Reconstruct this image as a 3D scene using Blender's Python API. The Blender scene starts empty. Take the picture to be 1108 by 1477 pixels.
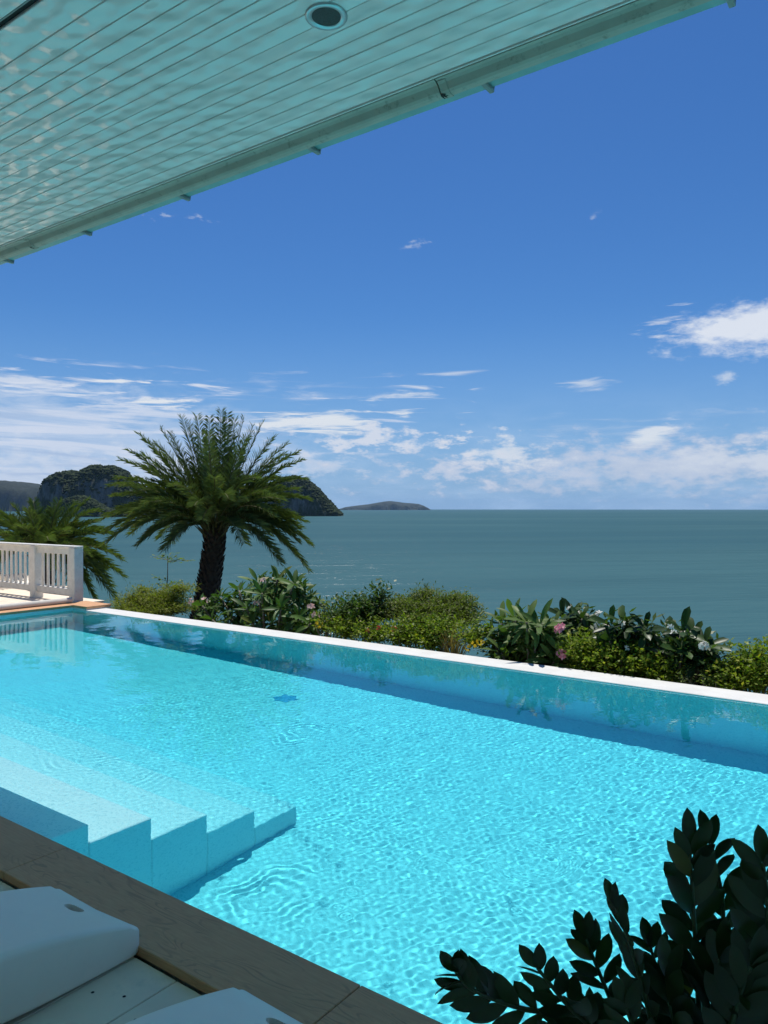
import bpy, math, random
import numpy as np
from mathutils import Vector, Matrix

sc = bpy.context.scene
R = math.radians

# ------------------------------------------------------------------ camera
F, CX, HY = 1095.0, 554.0, 734.0            # focal length, principal column and horizon row of the photograph
YAW = R(36.2)
SN, CS = math.sin(YAW), math.cos(YAW)
EYE = 1.6                                   # eye height over the coping (z = 0); +X along the pool, +Y to the sea
cam_data = bpy.data.cameras.new('camera')
camera = bpy.data.objects.new('camera', cam_data)
sc.collection.objects.link(camera)
sc.camera = camera
cam_data.sensor_fit = 'VERTICAL'
cam_data.sensor_height = 24.0
cam_data.lens = 24.0 * F / 1477.0
cam_data.clip_start = 0.05
cam_data.clip_end = 60000
camera.location = (0, 0, EYE)
camera.rotation_euler = (R(90 - 0.235), 0, YAW)

# ------------------------------------------------------------------ world, sun, exposure
SUN = Vector((-0.20, 0.275, 1.0)).normalized()
EL = math.asin(SUN.z)
AZ = math.atan2(SUN.x, SUN.y)

world = bpy.data.worlds.new('World')
sc.world = world
world.use_nodes = True
wt = world.node_tree
for n in list(wt.nodes):
    wt.nodes.remove(n)


def node(tree, kind, **kw):
    n = tree.nodes.new(kind)
    for k, v in kw.items():
        setattr(n, k, v)
    return n


class NB:
    """small helper to wire shader nodes"""
    def __init__(self, tree):
        self.t = tree

    def set(self, sock, v):
        if hasattr(v, 'is_output') or isinstance(v, bpy.types.NodeSocket):
            self.t.links.new(v, sock)
        else:
            sock.default_value = v

    def math(self, op, a, b=0.0, c=0.0, clamp=False):
        n = node(self.t, 'ShaderNodeMath', operation=op, use_clamp=clamp)
        self.set(n.inputs[0], a); self.set(n.inputs[1], b); self.set(n.inputs[2], c)
        return n.outputs[0]

    def smooth(self, v, lo, hi, a=0.0, b=1.0, kind='SMOOTHSTEP'):
        n = node(self.t, 'ShaderNodeMapRange', interpolation_type=kind)
        self.set(n.inputs[0], v)
        n.inputs[1].default_value = lo; n.inputs[2].default_value = hi
        n.inputs[3].default_value = a; n.inputs[4].default_value = b
        return n.outputs[0]

    def mix(self, f, a, b, blend='MIX'):
        n = node(self.t, 'ShaderNodeMix', data_type='RGBA', blend_type=blend)
        self.set(n.inputs[0], f)
        self.set(n.inputs[6], a if isinstance(a, bpy.types.NodeSocket) else (*a, 1))
        self.set(n.inputs[7], b if isinstance(b, bpy.types.NodeSocket) else (*b, 1))
        return n.outputs[2]

    def noise(self, vec, scale, detail=4, rough=0.55, dist=0.0, color=False):
        n = node(self.t, 'ShaderNodeTexNoise')
        if vec is not None:
            self.set(n.inputs['Vector'], vec)
        n.inputs['Scale'].default_value = scale
        n.inputs['Detail'].default_value = detail
        n.inputs['Roughness'].default_value = rough
        n.inputs['Distortion'].default_value = dist
        return n.outputs['Color' if color else 'Fac']

    def comb(self, x, y, z=0.0):
        n = node(self.t, 'ShaderNodeCombineXYZ')
        self.set(n.inputs[0], x); self.set(n.inputs[1], y); self.set(n.inputs[2], z)
        return n.outputs[0]

    def mapping(self, vec, scale=(1, 1, 1), rot=(0, 0, 0), loc=(0, 0, 0)):
        n = node(self.t, 'ShaderNodeMapping')
        self.set(n.inputs[0], vec)
        n.inputs[1].default_value = loc; n.inputs[2].default_value = rot; n.inputs[3].default_value = scale
        return n.outputs[0]


W = NB(wt)
sky = node(wt, 'ShaderNodeTexSky', sky_type='NISHITA')
sky.sun_disc = False
sky.sun_elevation = EL
sky.sun_rotation = AZ
sky.altitude = 0
sky.air_density = 1.0
sky.dust_density = 0.3
sky.ozone_density = 3.0
tc = node(wt, 'ShaderNodeTexCoord')
rot = node(wt, 'ShaderNodeVectorRotate', rotation_type='Z_AXIS')
wt.links.new(tc.outputs['Generated'], rot.inputs['Vector'])
rot.inputs['Angle'].default_value = -YAW
sep = node(wt, 'ShaderNodeSeparateXYZ')
wt.links.new(rot.outputs[0], sep.inputs[0])
az = W.math('ARCTAN2', sep.outputs[0], sep.outputs[1])
el = W.math('ARCSINE', sep.outputs[2])


def ang(px, py):
    x = (px - CX) / F
    return math.atan(x), math.atan((HY - py) / F / math.sqrt(1 + x * x))


# sky: the physical sky, graded towards the deep blue of the photograph, whiter low down
hs = node(wt, 'ShaderNodeHueSaturation')
hs.inputs['Hue'].default_value = 0.5
hs.inputs['Saturation'].default_value = 1.18
hs.inputs['Value'].default_value = 1.0
wt.links.new(sky.outputs[0], hs.inputs['Color'])
skyc = W.mix(1.0, hs.outputs[0], (0.47, 0.72, 0.98), 'MULTIPLY')
low = W.smooth(el, R(-2), R(15), 1.0, 0.0)
skyc = W.mix(W.math('MULTIPLY', low, 0.80), skyc, (2.4, 4.1, 7.2))
# clouds
cvec = W.comb(W.math('MULTIPLY', az, 3.2), W.math('MULTIPLY', el, 11.0))
n_big = W.noise(cvec, 3.0, 6, 0.6, 0.4)
cvec2 = W.comb(W.math('MULTIPLY', az, 7.0), W.math('MULTIPLY', el, 16.0), 3.7)
n_puff = W.noise(cvec2, 4.5, 7, 0.62, 0.0)
cvec3 = W.comb(W.math('ADD', W.math('MULTIPLY', az, 5.0), W.math('MULTIPLY', el, -4.0)), W.math('MULTIPLY', el, 42.0), 8.1)
n_streak = W.noise(cvec3, 2.2, 6, 0.6, 0.6)


def ellipse(p0, p1, tilt=0.0):
    (a0, e0), (a1, e1) = ang(*p0), ang(*p1)
    ca, ce, wa, we = (a0 + a1) / 2, (e0 + e1) / 2, abs(a1 - a0) / 2, abs(e1 - e0) / 2
    da = W.math('SUBTRACT', az, ca)
    de = W.math('SUBTRACT', W.math('SUBTRACT', el, ce), W.math('MULTIPLY', da, tilt))
    dx = W.math('DIVIDE', da, wa)
    dy = W.math('DIVIDE', de, we)
    r = W.math('SQRT', W.math('ADD', W.math('MULTIPLY', dx, dx), W.math('MULTIPLY', dy, dy)))
    return W.math('SUBTRACT', 1.0, r), dx, dy


def cloud(p0, p1, nz, amp, lo, hi, op, col, tilt=0.0):
    global skyc
    e, dx, dy = ellipse(p0, p1, tilt)
    d = W.math('ADD', e, W.math('MULTIPLY', W.math('SUBTRACT', nz, 0.5), amp))
    m = W.math('MULTIPLY', W.smooth(d, lo, hi), op)
    skyc = W.mix(m, skyc, col)


WHITE, GREY, PINK, BLUEW = (7.6, 8.0, 8.5), (4.3, 5.6, 7.6), (6.4, 6.6, 7.6), (4.9, 6.5, 8.8)
# general thin veil low over the sea, all around
veil = W.math('MULTIPLY', W.smooth(el, R(-1), R(10), 1.0, 0.0), W.smooth(n_big, 0.38, 0.7))
skyc = W.mix(W.math('MULTIPLY', veil, 0.45), skyc, BLUEW)
# layered bank on the left
VEIL, PALE = (4.6, 5.9, 8.0), (6.3, 7.0, 8.3)
cloud((-520, 470), (470, 790), n_big, 2.0, 0.0, 0.55, 0.80, VEIL)
cloud((-420, 600), (420, 760), n_puff, 3.0, 0.1, 0.9, 0.70, PALE)
cloud((-420, 500), (240, 570), n_streak, 5.0, 0.1, 0.9, 0.85, PALE, 0.02)
cloud((-100, 525), (420, 610), n_streak, 7.0, 0.6, 1.5, 0.7, (6.8, 7.4, 8.6), -0.02)
cloud((-420, 545), (360, 625), n_streak, 5.5, 0.5, 1.5, 0.65, (3.9, 5.2, 7.4), 0.0)
cloud((70, 565), (400, 594), n_streak, 5.0, 0.45, 1.05, 0.95, WHITE, -0.05)
cloud((90, 540), (260, 562), n_streak, 5.0, 0.75, 1.3, 0.9, WHITE, 0.0)
cvec4 = W.comb(W.math('MULTIPLY', az, 3.0), W.math('ADD', W.math('MULTIPLY', el, 36.0), W.math('MULTIPLY', az, 1.5)), 21.3)
n_band = W.noise(cvec4, 1.6, 6, 0.62, 0.8)
cloud((-520, 500), (450, 690), n_band, 7.0, 0.3, 1.5, 0.75, (6.6, 7.2, 8.5), 0.0)
cloud((-520, 520), (430, 720), W.math('SUBTRACT', 1.0, n_band), 7.0, 0.7, 2.0, 0.6, (3.3, 4.6, 7.0), 0.0)
# streaks in the middle
cloud((320, 578), (620, 632), n_streak, 4.0, 0.2, 0.85, 0.92, WHITE, 0.07)
cloud((380, 608), (720, 660), n_puff, 4.0, 0.25, 0.95, 0.85, (7.0, 7.4, 8.3), 0.0)
cloud((350, 640), (560, 700), n_puff, 4.0, 0.2, 1.1, 0.6, PALE, 0.0)
cloud((590, 530), (730, 548), n_streak, 3.0, 0.2, 1.2, 0.7, WHITE, 0.05)
cloud((545, 545), (690, 592), n_streak, 5.0, 0.45, 1.5, 0.75, WHITE, -0.1)
cloud((190, 505), (700, 600), n_streak, 5.0, 0.5, 1.8, 0.35, PALE, 0.02)
# cumulus bank towards the right
cloud((500, 626), (1700, 722), n_puff, 3.2, 0.0, 0.9, 0.62, PINK)
cloud((630, 620), (820, 690), n_puff, 4.0, 0.2, 1.0, 0.6, WHITE)
cloud((560, 650), (760, 710), n_puff, 4.0, 0.2, 1.0, 0.5, (6.6, 6.9, 8.0))
cloud((850, 632), (1400, 690), n_puff, 3.6, 0.25, 1.2, 0.42, WHITE)
cloud((895, 610), (985, 644), n_streak, 3.0, 0.1, 0.9, 0.85, WHITE, 0.28)
cloud((640, 590), (1200, 640), n_streak, 4.0, 0.5, 1.5, 0.3, PALE, 0.0)
# bright cloud high on the right, and wisps
cloud((936, 441), (1290, 497), n_puff, 1.7, 0.0, 0.7, 0.90, (7.8, 8.2, 8.9), 0.015)
cloud((895, 425), (1030, 505), n_streak, 5.0, 0.7, 1.6, 0.7, WHITE, 0.2)
cloud((790, 535), (910, 572), n_streak, 4.0, 0.5, 1.5, 0.75, WHITE, 0.1)
cloud((1020, 530), (1070, 556), n_puff, 3.0, 0.3, 1.2, 0.6, WHITE, 0.1)
cloud((205, 290), (330, 335), n_puff, 5.0, 0.8, 1.7, 0.5, WHITE, 0.05)
cloud((830, 300), (880, 325), n_puff, 4.0, 0.5, 1.5, 0.45, WHITE, 0.4)
cloud((560, 340), (640, 365), n_puff, 5.0, 0.8, 1.7, 0.4, WHITE, 0.2)
bg = node(wt, 'ShaderNodeBackground')
wt.links.new(skyc, bg.inputs['Color'])
bg.inputs['Strength'].default_value = 0.1
world.cycles.sampling_method = 'MANUAL'
world.cycles.sample_map_resolution = 256
wo = node(wt, 'ShaderNodeOutputWorld')
wt.links.new(bg.outputs[0], wo.inputs[0])

sun_data = bpy.data.lights.new('sun', 'SUN')
sun_data.energy = 4.7
sun_data.angle = R(0.53)
sun_data.color = (1.0, 0.96, 0.89)
sun_data.cycles.is_caustics_light = True
sun = bpy.data.objects.new('sun', sun_data)
sc.collection.objects.link(sun)
sun.rotation_euler = SUN.to_track_quat('Z', 'Y').to_euler()
sun.location = (0, 0, 30)

sc.view_settings.view_transform = 'Standard'
sc.view_settings.look = 'None'
sc.view_settings.exposure = 0.0
sc.view_settings.gamma = 1.0
sc.view_settings.use_curve_mapping = False
cy = sc.cycles
cy.use_denoising = True
cy.max_bounces = 10
cy.diffuse_bounces = 5
cy.glossy_bounces = 4
cy.transmission_bounces = 6
cy.transparent_max_bounces = 12
cy.volume_bounces = 1
cy.sample_clamp_indirect = 8
cy.blur_glossy = 0.5

# ------------------------------------------------------------------ helpers
def ray(px, py):
    r, u = (px - CX) / F, (HY - py) / F
    return Vector((CS * r - SN, SN * r + CS, u))


def at(px, py, d):
    """point seen at a pixel of the photograph, d metres ahead of the camera"""
    return Vector((0, 0, EYE)) + ray(px, py) * d


def on_y(px, py, y):
    v = ray(px, py)
    return Vector((0, 0, EYE)) + v * (y / v.y)


def on_z(px, py, z):
    v = ray(px, py)
    return Vector((0, 0, EYE)) + v * ((z - EYE) / v.z)


def link(o, parent=None):
    sc.collection.objects.link(o)
    if parent is not None:
        o.parent = parent
    return o


def tag(o, label=None, cat=None, group=None, kind=None):
    if label: o['label'] = label
    if cat: o['category'] = cat
    if group: o['group'] = group
    if kind: o['kind'] = kind
    return o


def empty(name, loc=(0, 0, 0), rz=0.0):
    o = bpy.data.objects.new(name, None)
    o.location = loc
    o.rotation_euler = (0, 0, rz)
    o.empty_display_size = 0.2
    return link(o)


def mesh_np(name, verts, faces, smooth=False):
    me = bpy.data.meshes.new(name)
    verts = np.asarray(verts, dtype=np.float32).reshape(-1, 3)
    faces = np.asarray(faces, dtype=np.int32)
    k = faces.shape[1]
    me.vertices.add(len(verts)); me.vertices.foreach_set('co', verts.ravel())
    me.loops.add(faces.size); me.loops.foreach_set('vertex_index', faces.ravel())
    me.polygons.add(len(faces))
    me.polygons.foreach_set('loop_start', np.arange(0, faces.size, k, dtype=np.int32))
    me.polygons.foreach_set('use_smooth', np.full(len(faces), smooth))
    me.update(calc_edges=True)
    me.validate()
    return me


class MB:
    """collects shapes into one mesh"""
    def __init__(self):
        self.v, self.f = [], []

    def add(self, vs, fs):
        n = len(self.v)
        self.v += [tuple(p) for p in vs]
        self.f += [tuple(i + n for i in f) for f in fs]
        return self

    def box(self, a, b, bev=0.0):
        x0, y0, z0 = a; x1, y1, z1 = b
        if bev <= 0:
            vs = [(x0, y0, z0), (x1, y0, z0), (x1, y1, z0), (x0, y1, z0), (x0, y0, z1), (x1, y0, z1), (x1, y1, z1), (x0, y1, z1)]
            return self.add(vs, [(0, 3, 2, 1), (4, 5, 6, 7), (0, 1, 5, 4), (1, 2, 6, 5), (2, 3, 7, 6), (3, 0, 4, 7)])
        def ringz(z, i):
            return [(x0 + i, y0, z), (x1 - i, y0, z), (x1, y0 + i, z), (x1, y1 - i, z), (x1 - i, y1, z), (x0 + i, y1, z), (x0, y1 - i, z), (x0, y0 + i, z)]
        def inset(z):
            i = bev
            return [(x0 + i, y0 + i, z), (x1 - i, y0 + i, z), (x1 - i, y0 + i, z), (x1 - i, y1 - i, z), (x1 - i, y1 - i, z), (x0 + i, y1 - i, z), (x0 + i, y1 - i, z), (x0 + i, y0 + i, z)]
        rings = [inset(z0), ringz(z0 + bev, bev), ringz(z1 - bev, bev), inset(z1)]
        # inset rings have four real corners
        vs = []
        low4 = [(x0 + bev, y0 + bev, z0), (x1 - bev, y0 + bev, z0), (x1 - bev, y1 - bev, z0), (x0 + bev, y1 - bev, z0)]
        top4 = [(p[0], p[1], z1) for p in low4]
        r1, r2 = rings[1], rings[2]
        vs = low4 + r1 + r2 + top4
        fs = [(3, 2, 1, 0)]
        A, B, T = 4, 12, 20
        for k in range(8):
            fs.append((A + k, A + (k + 1) % 8, B + (k + 1) % 8, B + k))
        # lower/upper chamfers: sides 0-1 front, 2-3 right, 4-5 back, 6-7 left; corners between
        c = [(0, 1), (1, 2), (2, 3), (3, 0)]
        for s, (p, q) in enumerate(c):
            k = 2 * s
            fs.append((p, q, A + k + 1, A + k))
            fs.append((B + k, B + k + 1, T + q, T + p))
            fs.append((q, A + (k + 2) % 8, A + k + 1))
            fs.append((T + q, B + k + 1, B + (k + 2) % 8))
        fs.append((T, T + 1, T + 2, T + 3))
        return self.add(vs, fs)

    def tube(self, pts, radii, sides=8, cap=True):
        pts = [Vector(p) for p in pts]
        n0 = len(self.v)
        up = Vector((0.13, 0.27, 0.95)).normalized()
        for i, p in enumerate(pts):
            t = (pts[min(i + 1, len(pts) - 1)] - pts[max(i - 1, 0)]).normalized()
            a = t.cross(up)
            if a.length < 1e-3: a = t.cross(Vector((1, 0, 0)))
            a.normalize(); b = t.cross(a)
            r = radii[i] if hasattr(radii, '__len__') else radii
            for k in range(sides):
                th = 2 * math.pi * k / sides
                self.v.append(tuple(p + a * (r * math.cos(th)) + b * (r * math.sin(th))))
        for i in range(len(pts) - 1):
            for k in range(sides):
                k2 = (k + 1) % sides
                self.f.append((n0 + i * sides + k, n0 + i * sides + k2, n0 + (i + 1) * sides + k2, n0 + (i + 1) * sides + k))
        if cap:
            self.f.append(tuple(n0 + k for k in range(sides))[::-1])
            e = n0 + (len(pts) - 1) * sides
            self.f.append(tuple(e + k for k in range(sides)))
        return self

    def lathe(self, prof, sides=32, c=(0, 0, 0)):
        n0 = len(self.v)
        for r, z in prof:
            for k in range(sides):
                th = 2 * math.pi * k / sides
                self.v.append((c[0] + r * math.cos(th), c[1] + r * math.sin(th), c[2] + z))
        for i in range(len(prof) - 1):
            for k in range(sides):
                k2 = (k + 1) % sides
                self.f.append((n0 + i * sides + k, n0 + i * sides + k2, n0 + (i + 1) * sides + k2, n0 + (i + 1) * sides + k))
        return self

    def prism_x(self, prof, x0, x1, closed=True):
        """extrude a (y, z) outline along X"""
        n = len(prof); n0 = len(self.v)
        for x in (x0, x1):
            self.v += [(x, y, z) for y, z in prof]
        for k in range(n if closed else n - 1):
            k2 = (k + 1) % n
            self.f.append((n0 + k, n0 + k2, n0 + n + k2, n0 + n + k))
        if closed:
            self.f.append(tuple(range(n0 + n - 1, n0 - 1, -1)))
            self.f.append(tuple(range(n0 + n, n0 + 2 * n)))
        return self

    def mesh(self, name, smooth=False):
        me = bpy.data.meshes.new(name)
        me.from_pydata(self.v, [], self.f)
        if smooth:
            me.polygons.foreach_set('use_smooth', [True] * len(me.polygons))
        me.update()
        return me

    def build(self, name, mat, parent=None, smooth=False):
        me = self.mesh(name, smooth)
        if mat: me.materials.append(mat)
        return link(bpy.data.objects.new(name, me), parent)


def mobj(name, me, mat, parent=None):
    if mat and not me.materials: me.materials.append(mat)
    return link(bpy.data.objects.new(name, me), parent)


# ------------------------------------------------------------------ materials
def new_mat(name):
    m = bpy.data.materials.new(name)
    m.use_nodes = True
    p = m.node_tree.nodes['Principled BSDF']
    return m, m.node_tree, p, NB(m.node_tree)


def obj_coord(t, kind='Object'):
    return node(t, 'ShaderNodeTexCoord').outputs[kind]


def bump(t, p, h, strength, dist):
    b = node(t, 'ShaderNodeBump')
    b.inputs['Strength'].default_value = strength
    b.inputs['Distance'].default_value = dist
    t.links.new(h, b.inputs['Height'])
    t.links.new(b.outputs[0], p.inputs['Normal'])


def paint(name, col, rough=0.5, var=0.08, scale=6.0, bump_s=0.15, dirt=None, dirt_amt=0.0):
    m, t, p, b = new_mat(name)
    geo = node(t, 'ShaderNodeNewGeometry').outputs['Position']
    n = b.noise(geo, scale, 5, 0.6)
    c = b.mix(b.smooth(n, 0.3, 0.7), tuple(x * (1 - var) for x in col), tuple(min(1, x * (1 + var)) for x in col))
    if dirt:
        n2 = b.noise(geo, scale * 3.1, 6, 0.7)
        c = b.mix(b.math('MULTIPLY', b.smooth(n2, 0.55, 0.72), dirt_amt), c, dirt)
    t.links.new(c, p.inputs['Base Color'])
    p.inputs['Roughness'].default_value = rough
    if bump_s > 0:
        bump(t, p, b.noise(geo, scale * 12, 3), bump_s, 0.004)
    return m


def leaf_mat(name, dark, light, rough=0.4, trans=0.25, yellow=None, yellow_amt=0.0, by='island', spec=0.14, through=(1.5, 1.9, 0.5)):
    m, t, p, b = new_mat(name)
    if by == 'island':
        rnd = node(t, 'ShaderNodeNewGeometry').outputs['Random Per Island']
    else:
        rnd = node(t, 'ShaderNodeObjectInfo').outputs['Random']
    c = b.mix(rnd, dark, light)
    if yellow:
        r2 = b.math('FRACT', b.math('MULTIPLY', rnd, 17.31))
        c = b.mix(b.smooth(r2, 1 - yellow_amt, 1.0, 0, 1, 'LINEAR'), c, yellow)
    geo = node(t, 'ShaderNodeNewGeometry').outputs['Position']
    c = b.mix(b.math('MULTIPLY', b.noise(geo, 30, 3), 0.2), c, tuple(x * 0.55 for x in dark))
    t.links.new(c, p.inputs['Base Color'])
    p.inputs['Roughness'].default_value = rough
    p.inputs['Specular IOR Level'].default_value = spec if name != 'waxy_leaflet' else 0.6
    tr = node(t, 'ShaderNodeBsdfTranslucent')
    tc_ = b.mix(1.0, c, through, 'MULTIPLY')
    t.links.new(tc_, tr.inputs['Color'])
    mx = node(t, 'ShaderNodeMixShader')
    mx.inputs[0].default_value = trans
    t.links.new(p.outputs[0], mx.inputs[1]); t.links.new(tr.outputs[0], mx.inputs[2])
    out = [n for n in t.nodes if n.type == 'OUTPUT_MATERIAL'][0]
    t.links.new(mx.outputs[0], out.inputs[0])
    return m


M = {}

# pool plaster: pale aqua with fine pebbles
m, t, p, b = new_mat('pool_plaster')
geo = node(t, 'ShaderNodeNewGeometry').outputs['Position']
v = node(t, 'ShaderNodeTexVoronoi'); v.inputs['Scale'].default_value = 95
t.links.new(geo, v.inputs['Vector'])
sepc = node(t, 'ShaderNodeSeparateColor'); t.links.new(v.outputs['Color'], sepc.inputs[0])
c = b.mix(b.smooth(b.noise(geo, 1.3, 4), 0.3, 0.7), (0.80, 0.81, 0.81), (0.835, 0.84, 0.835))
c = b.mix(b.smooth(sepc.outputs[0], 0.80, 0.9, 0, 0.45), c, (0.42, 0.56, 0.60))
t.links.new(c, p.inputs['Base Color'])
p.inputs['Roughness'].default_value = 0.75
M['plaster'] = m

m, t, p, b = new_mat('mosaic_blue')
geo = node(t, 'ShaderNodeNewGeometry').outputs['Position']
rnd = node(t, 'ShaderNodeObjectInfo').outputs['Random']
t.links.new(b.mix(rnd, (0.08, 0.36, 0.58), (0.14, 0.46, 0.66)), p.inputs['Base Color'])
p.inputs['Roughness'].default_value = 0.2
M['mosaic'] = m

# water surface
m = bpy.data.materials.new('pool_water'); m.use_nodes = True
t = m.node_tree; t.nodes.clear()
out = node(t, 'ShaderNodeOutputMaterial')
g = node(t, 'ShaderNodeBsdfGlass'); g.inputs['IOR'].default_value = 1.333; g.inputs['Roughness'].default_value = 0.0
g.inputs['Color'].default_value = (0.97, 1.0, 1.0, 1)
t.links.new(g.outputs[0], out.inputs[0])
M['water'] = m
m = bpy.data.materials.new('pool_water_body'); m.use_nodes = True
t = m.node_tree; t.nodes.clear()
out = node(t, 'ShaderNodeOutputMaterial')
va = node(t, 'ShaderNodeVolumeAbsorption')
va.inputs['Color'].default_value = (0.02, 0.930, 0.980, 1)
va.inputs['Density'].default_value = 0.95
t.links.new(va.outputs[0], out.inputs['Volume'])
M['water_body'] = m

# stone with swirling wood-like grain for the coping
m, t, p, b = new_mat('grained_stone')
oc = obj_coord(t)
rnd = node(t, 'ShaderNodeObjectInfo').outputs['Random']
offs = b.comb(b.math('MULTIPLY', rnd, 7.0), b.math('MULTIPLY', rnd, 3.0), b.math('MULTIPLY', rnd, 5.0))
va_ = node(t, 'ShaderNodeVectorMath', operation='ADD'); t.links.new(oc, va_.inputs[0]); t.links.new(offs, va_.inputs[1])
mv = b.mapping(va_.outputs[0], (1.5, 6.5, 6.5))
warp = b.noise(mv, 1.1, 2, 0.5, 0.5)
wv = node(t, 'ShaderNodeMath', operation='SINE')
t.links.new(b.math('MULTIPLY', warp, 120.0), wv.inputs[0])
grain = b.smooth(wv.outputs[0], 0.35, 1.0)
brk = b.smooth(b.noise(mv, 2.3, 3), 0.42, 0.62)
grain = b.math('MULTIPLY', grain, brk)
fine = b.noise(b.mapping(oc, (3, 40, 40)), 3.0, 4, 0.6)
c = b.mix(b.smooth(fine, 0.3, 0.7), (0.58, 0.30, 0.145), (0.65, 0.355, 0.18))
c = b.mix(b.math('MULTIPLY', grain, 0.38), c, (0.20, 0.11, 0.055))
c = b.mix(b.smooth(b.noise(oc, 2.2, 5), 0.5, 0.75, 0, 0.35), c, (0.42, 0.24, 0.12))
t.links.new(c, p.inputs['Base Color'])
p.inputs['Roughness'].default_value = 0.62
bump(t, p, b.math('ADD', fine, grain), 0.2, 0.002)
M['coping'] = m

M['edge_white'] = paint('white_edge_render', (0.66, 0.655, 0.63), 0.55, 0.05, 4.0, 0.3, (0.5, 0.48, 0.42), 0.25)
M['deck'] = paint('white_deck_board', (0.80, 0.68, 0.54), 0.6, 0.06, 3.0, 0.25, (0.42, 0.40, 0.33), 0.3)
M['dark'] = paint('dark_void', (0.03, 0.03, 0.028), 0.9, 0.1, 4, 0)
M['rail'] = paint('weathered_white_paint', (0.74, 0.73, 0.69), 0.6, 0.08, 7.0, 0.3, (0.36, 0.33, 0.28), 0.5)
M['resin'] = paint('white_resin', (0.92, 0.83, 0.71), 0.42, 0.025, 3.0, 0.05, (0.55, 0.54, 0.5), 0.10)
M['tube'] = paint('cream_tube', (0.72, 0.69, 0.62), 0.4, 0.04, 4.0, 0.05)
M['wall'] = paint('house_render', (0.82, 0.80, 0.74), 0.8, 0.05, 2.0, 0.3)
M['gutter'] = paint('grey_gutter_paint', (0.50, 0.44, 0.35), 0.5, 0.08, 5.0, 0.15, (0.10, 0.09, 0.06), 0.5)
M['sheet'] = paint('teal_roof_sheet', (0.26, 0.46, 0.44), 0.45, 0.1, 6.0, 0.1, (0.5, 0.5, 0.45), 0.6)
M['metal'] = paint('bracket_metal', (0.30, 0.31, 0.29), 0.45, 0.1, 20.0, 0.1)

# gloss ceiling paint, faintly uneven so that it mirrors the glittering pool in patches
m, t, p, b = new_mat('gloss_ceiling_paint')
geo = node(t, 'ShaderNodeNewGeometry').outputs['Position']
n = b.noise(geo, 2.0, 4)
t.links.new(b.mix(b.smooth(n, 0.3, 0.7), (0.91, 0.80, 0.73), (0.94, 0.83, 0.76)), p.inputs['Base Color'])
p.inputs['Roughness'].default_value = 0.45
p.inputs['Coat Weight'].default_value = 1.0
p.inputs['Coat IOR'].default_value = 1.75
p.inputs['Coat Roughness'].default_value = 0.18
cb = node(t, 'ShaderNodeBump'); cb.inputs['Strength'].default_value = 1.0; cb.inputs['Distance'].default_value = 0.03
t.links.new(b.noise(b.mapping(geo, (1.0, 1.5, 1.0)), 9.0, 0, 0.5, 0.0), cb.inputs['Height'])
t.links.new(cb.outputs[0], p.inputs['Coat Normal'])
M['ceiling'] = m

# sea
m, t, p, b = new_mat('sea_water')
geo = node(t, 'ShaderNodeNewGeometry').outputs['Position']
rv = node(t, 'ShaderNodeVectorRotate', rotation_type='Z_AXIS'); t.links.new(geo, rv.inputs['Vector']); rv.inputs['Angle'].default_value = -YAW - R(8)
s1 = b.noise(b.mapping(rv.outputs[0], (0.10, 0.42, 1)), 1.0, 5, 0.6, 0.3)
s2 = b.noise(b.mapping(rv.outputs[0], (0.012, 0.06, 1)), 1.0, 4, 0.6, 0.4)
s3 = b.noise(b.mapping(rv.outputs[0], (0.0016, 0.008, 1)), 1.0, 3, 0.55, 0.4)
c = b.mix(b.smooth(s3, 0.35, 0.65), (0.020, 0.086, 0.102), (0.034, 0.108, 0.116))
c = b.mix(b.smooth(s2, 0.4, 0.7, 0, 0.5), c, (0.020, 0.080, 0.090))
h = b.math('ADD', b.math('MULTIPLY', s1, 0.65), b.math('MULTIPLY', s2, 1.5))
bn = node(t, 'ShaderNodeBump'); bn.inputs['Strength'].default_value = 0.9; bn.inputs['Distance'].default_value = 1.0
t.links.new(h, bn.inputs['Height'])
df = node(t, 'ShaderNodeBsdfDiffuse'); t.links.new(c, df.inputs['Color']); t.links.new(bn.outputs[0], df.inputs['Normal'])
gl = node(t, 'ShaderNodeBsdfGlossy'); gl.inputs['Roughness'].default_value = 0.27; t.links.new(bn.outputs[0], gl.inputs['Normal'])
mx = node(t, 'ShaderNodeMixShader'); mx.inputs[0].default_value = 0.11
t.links.new(df.outputs[0], mx.inputs[1]); t.links.new(gl.outputs[0], mx.inputs[2])
out = [n_ for n_ in t.nodes if n_.type == 'OUTPUT_MATERIAL'][0]
t.links.new(mx.outputs[0], out.inputs[0])
M['sea'] = m

# ground and rock
m, t, p, b = new_mat('garden_soil')
geo = node(t, 'ShaderNodeNewGeometry').outputs['Position']
c = b.mix(b.smooth(b.noise(geo, 1.5, 6), 0.35, 0.65), (0.045, 0.04, 0.025), (0.07, 0.085, 0.03))
t.links.new(c, p.inputs['Base Color']); p.inputs['Roughness'].default_value = 0.95
bump(t, p, b.noise(geo, 12, 5), 0.8, 0.05)
M['soil'] = m


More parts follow.
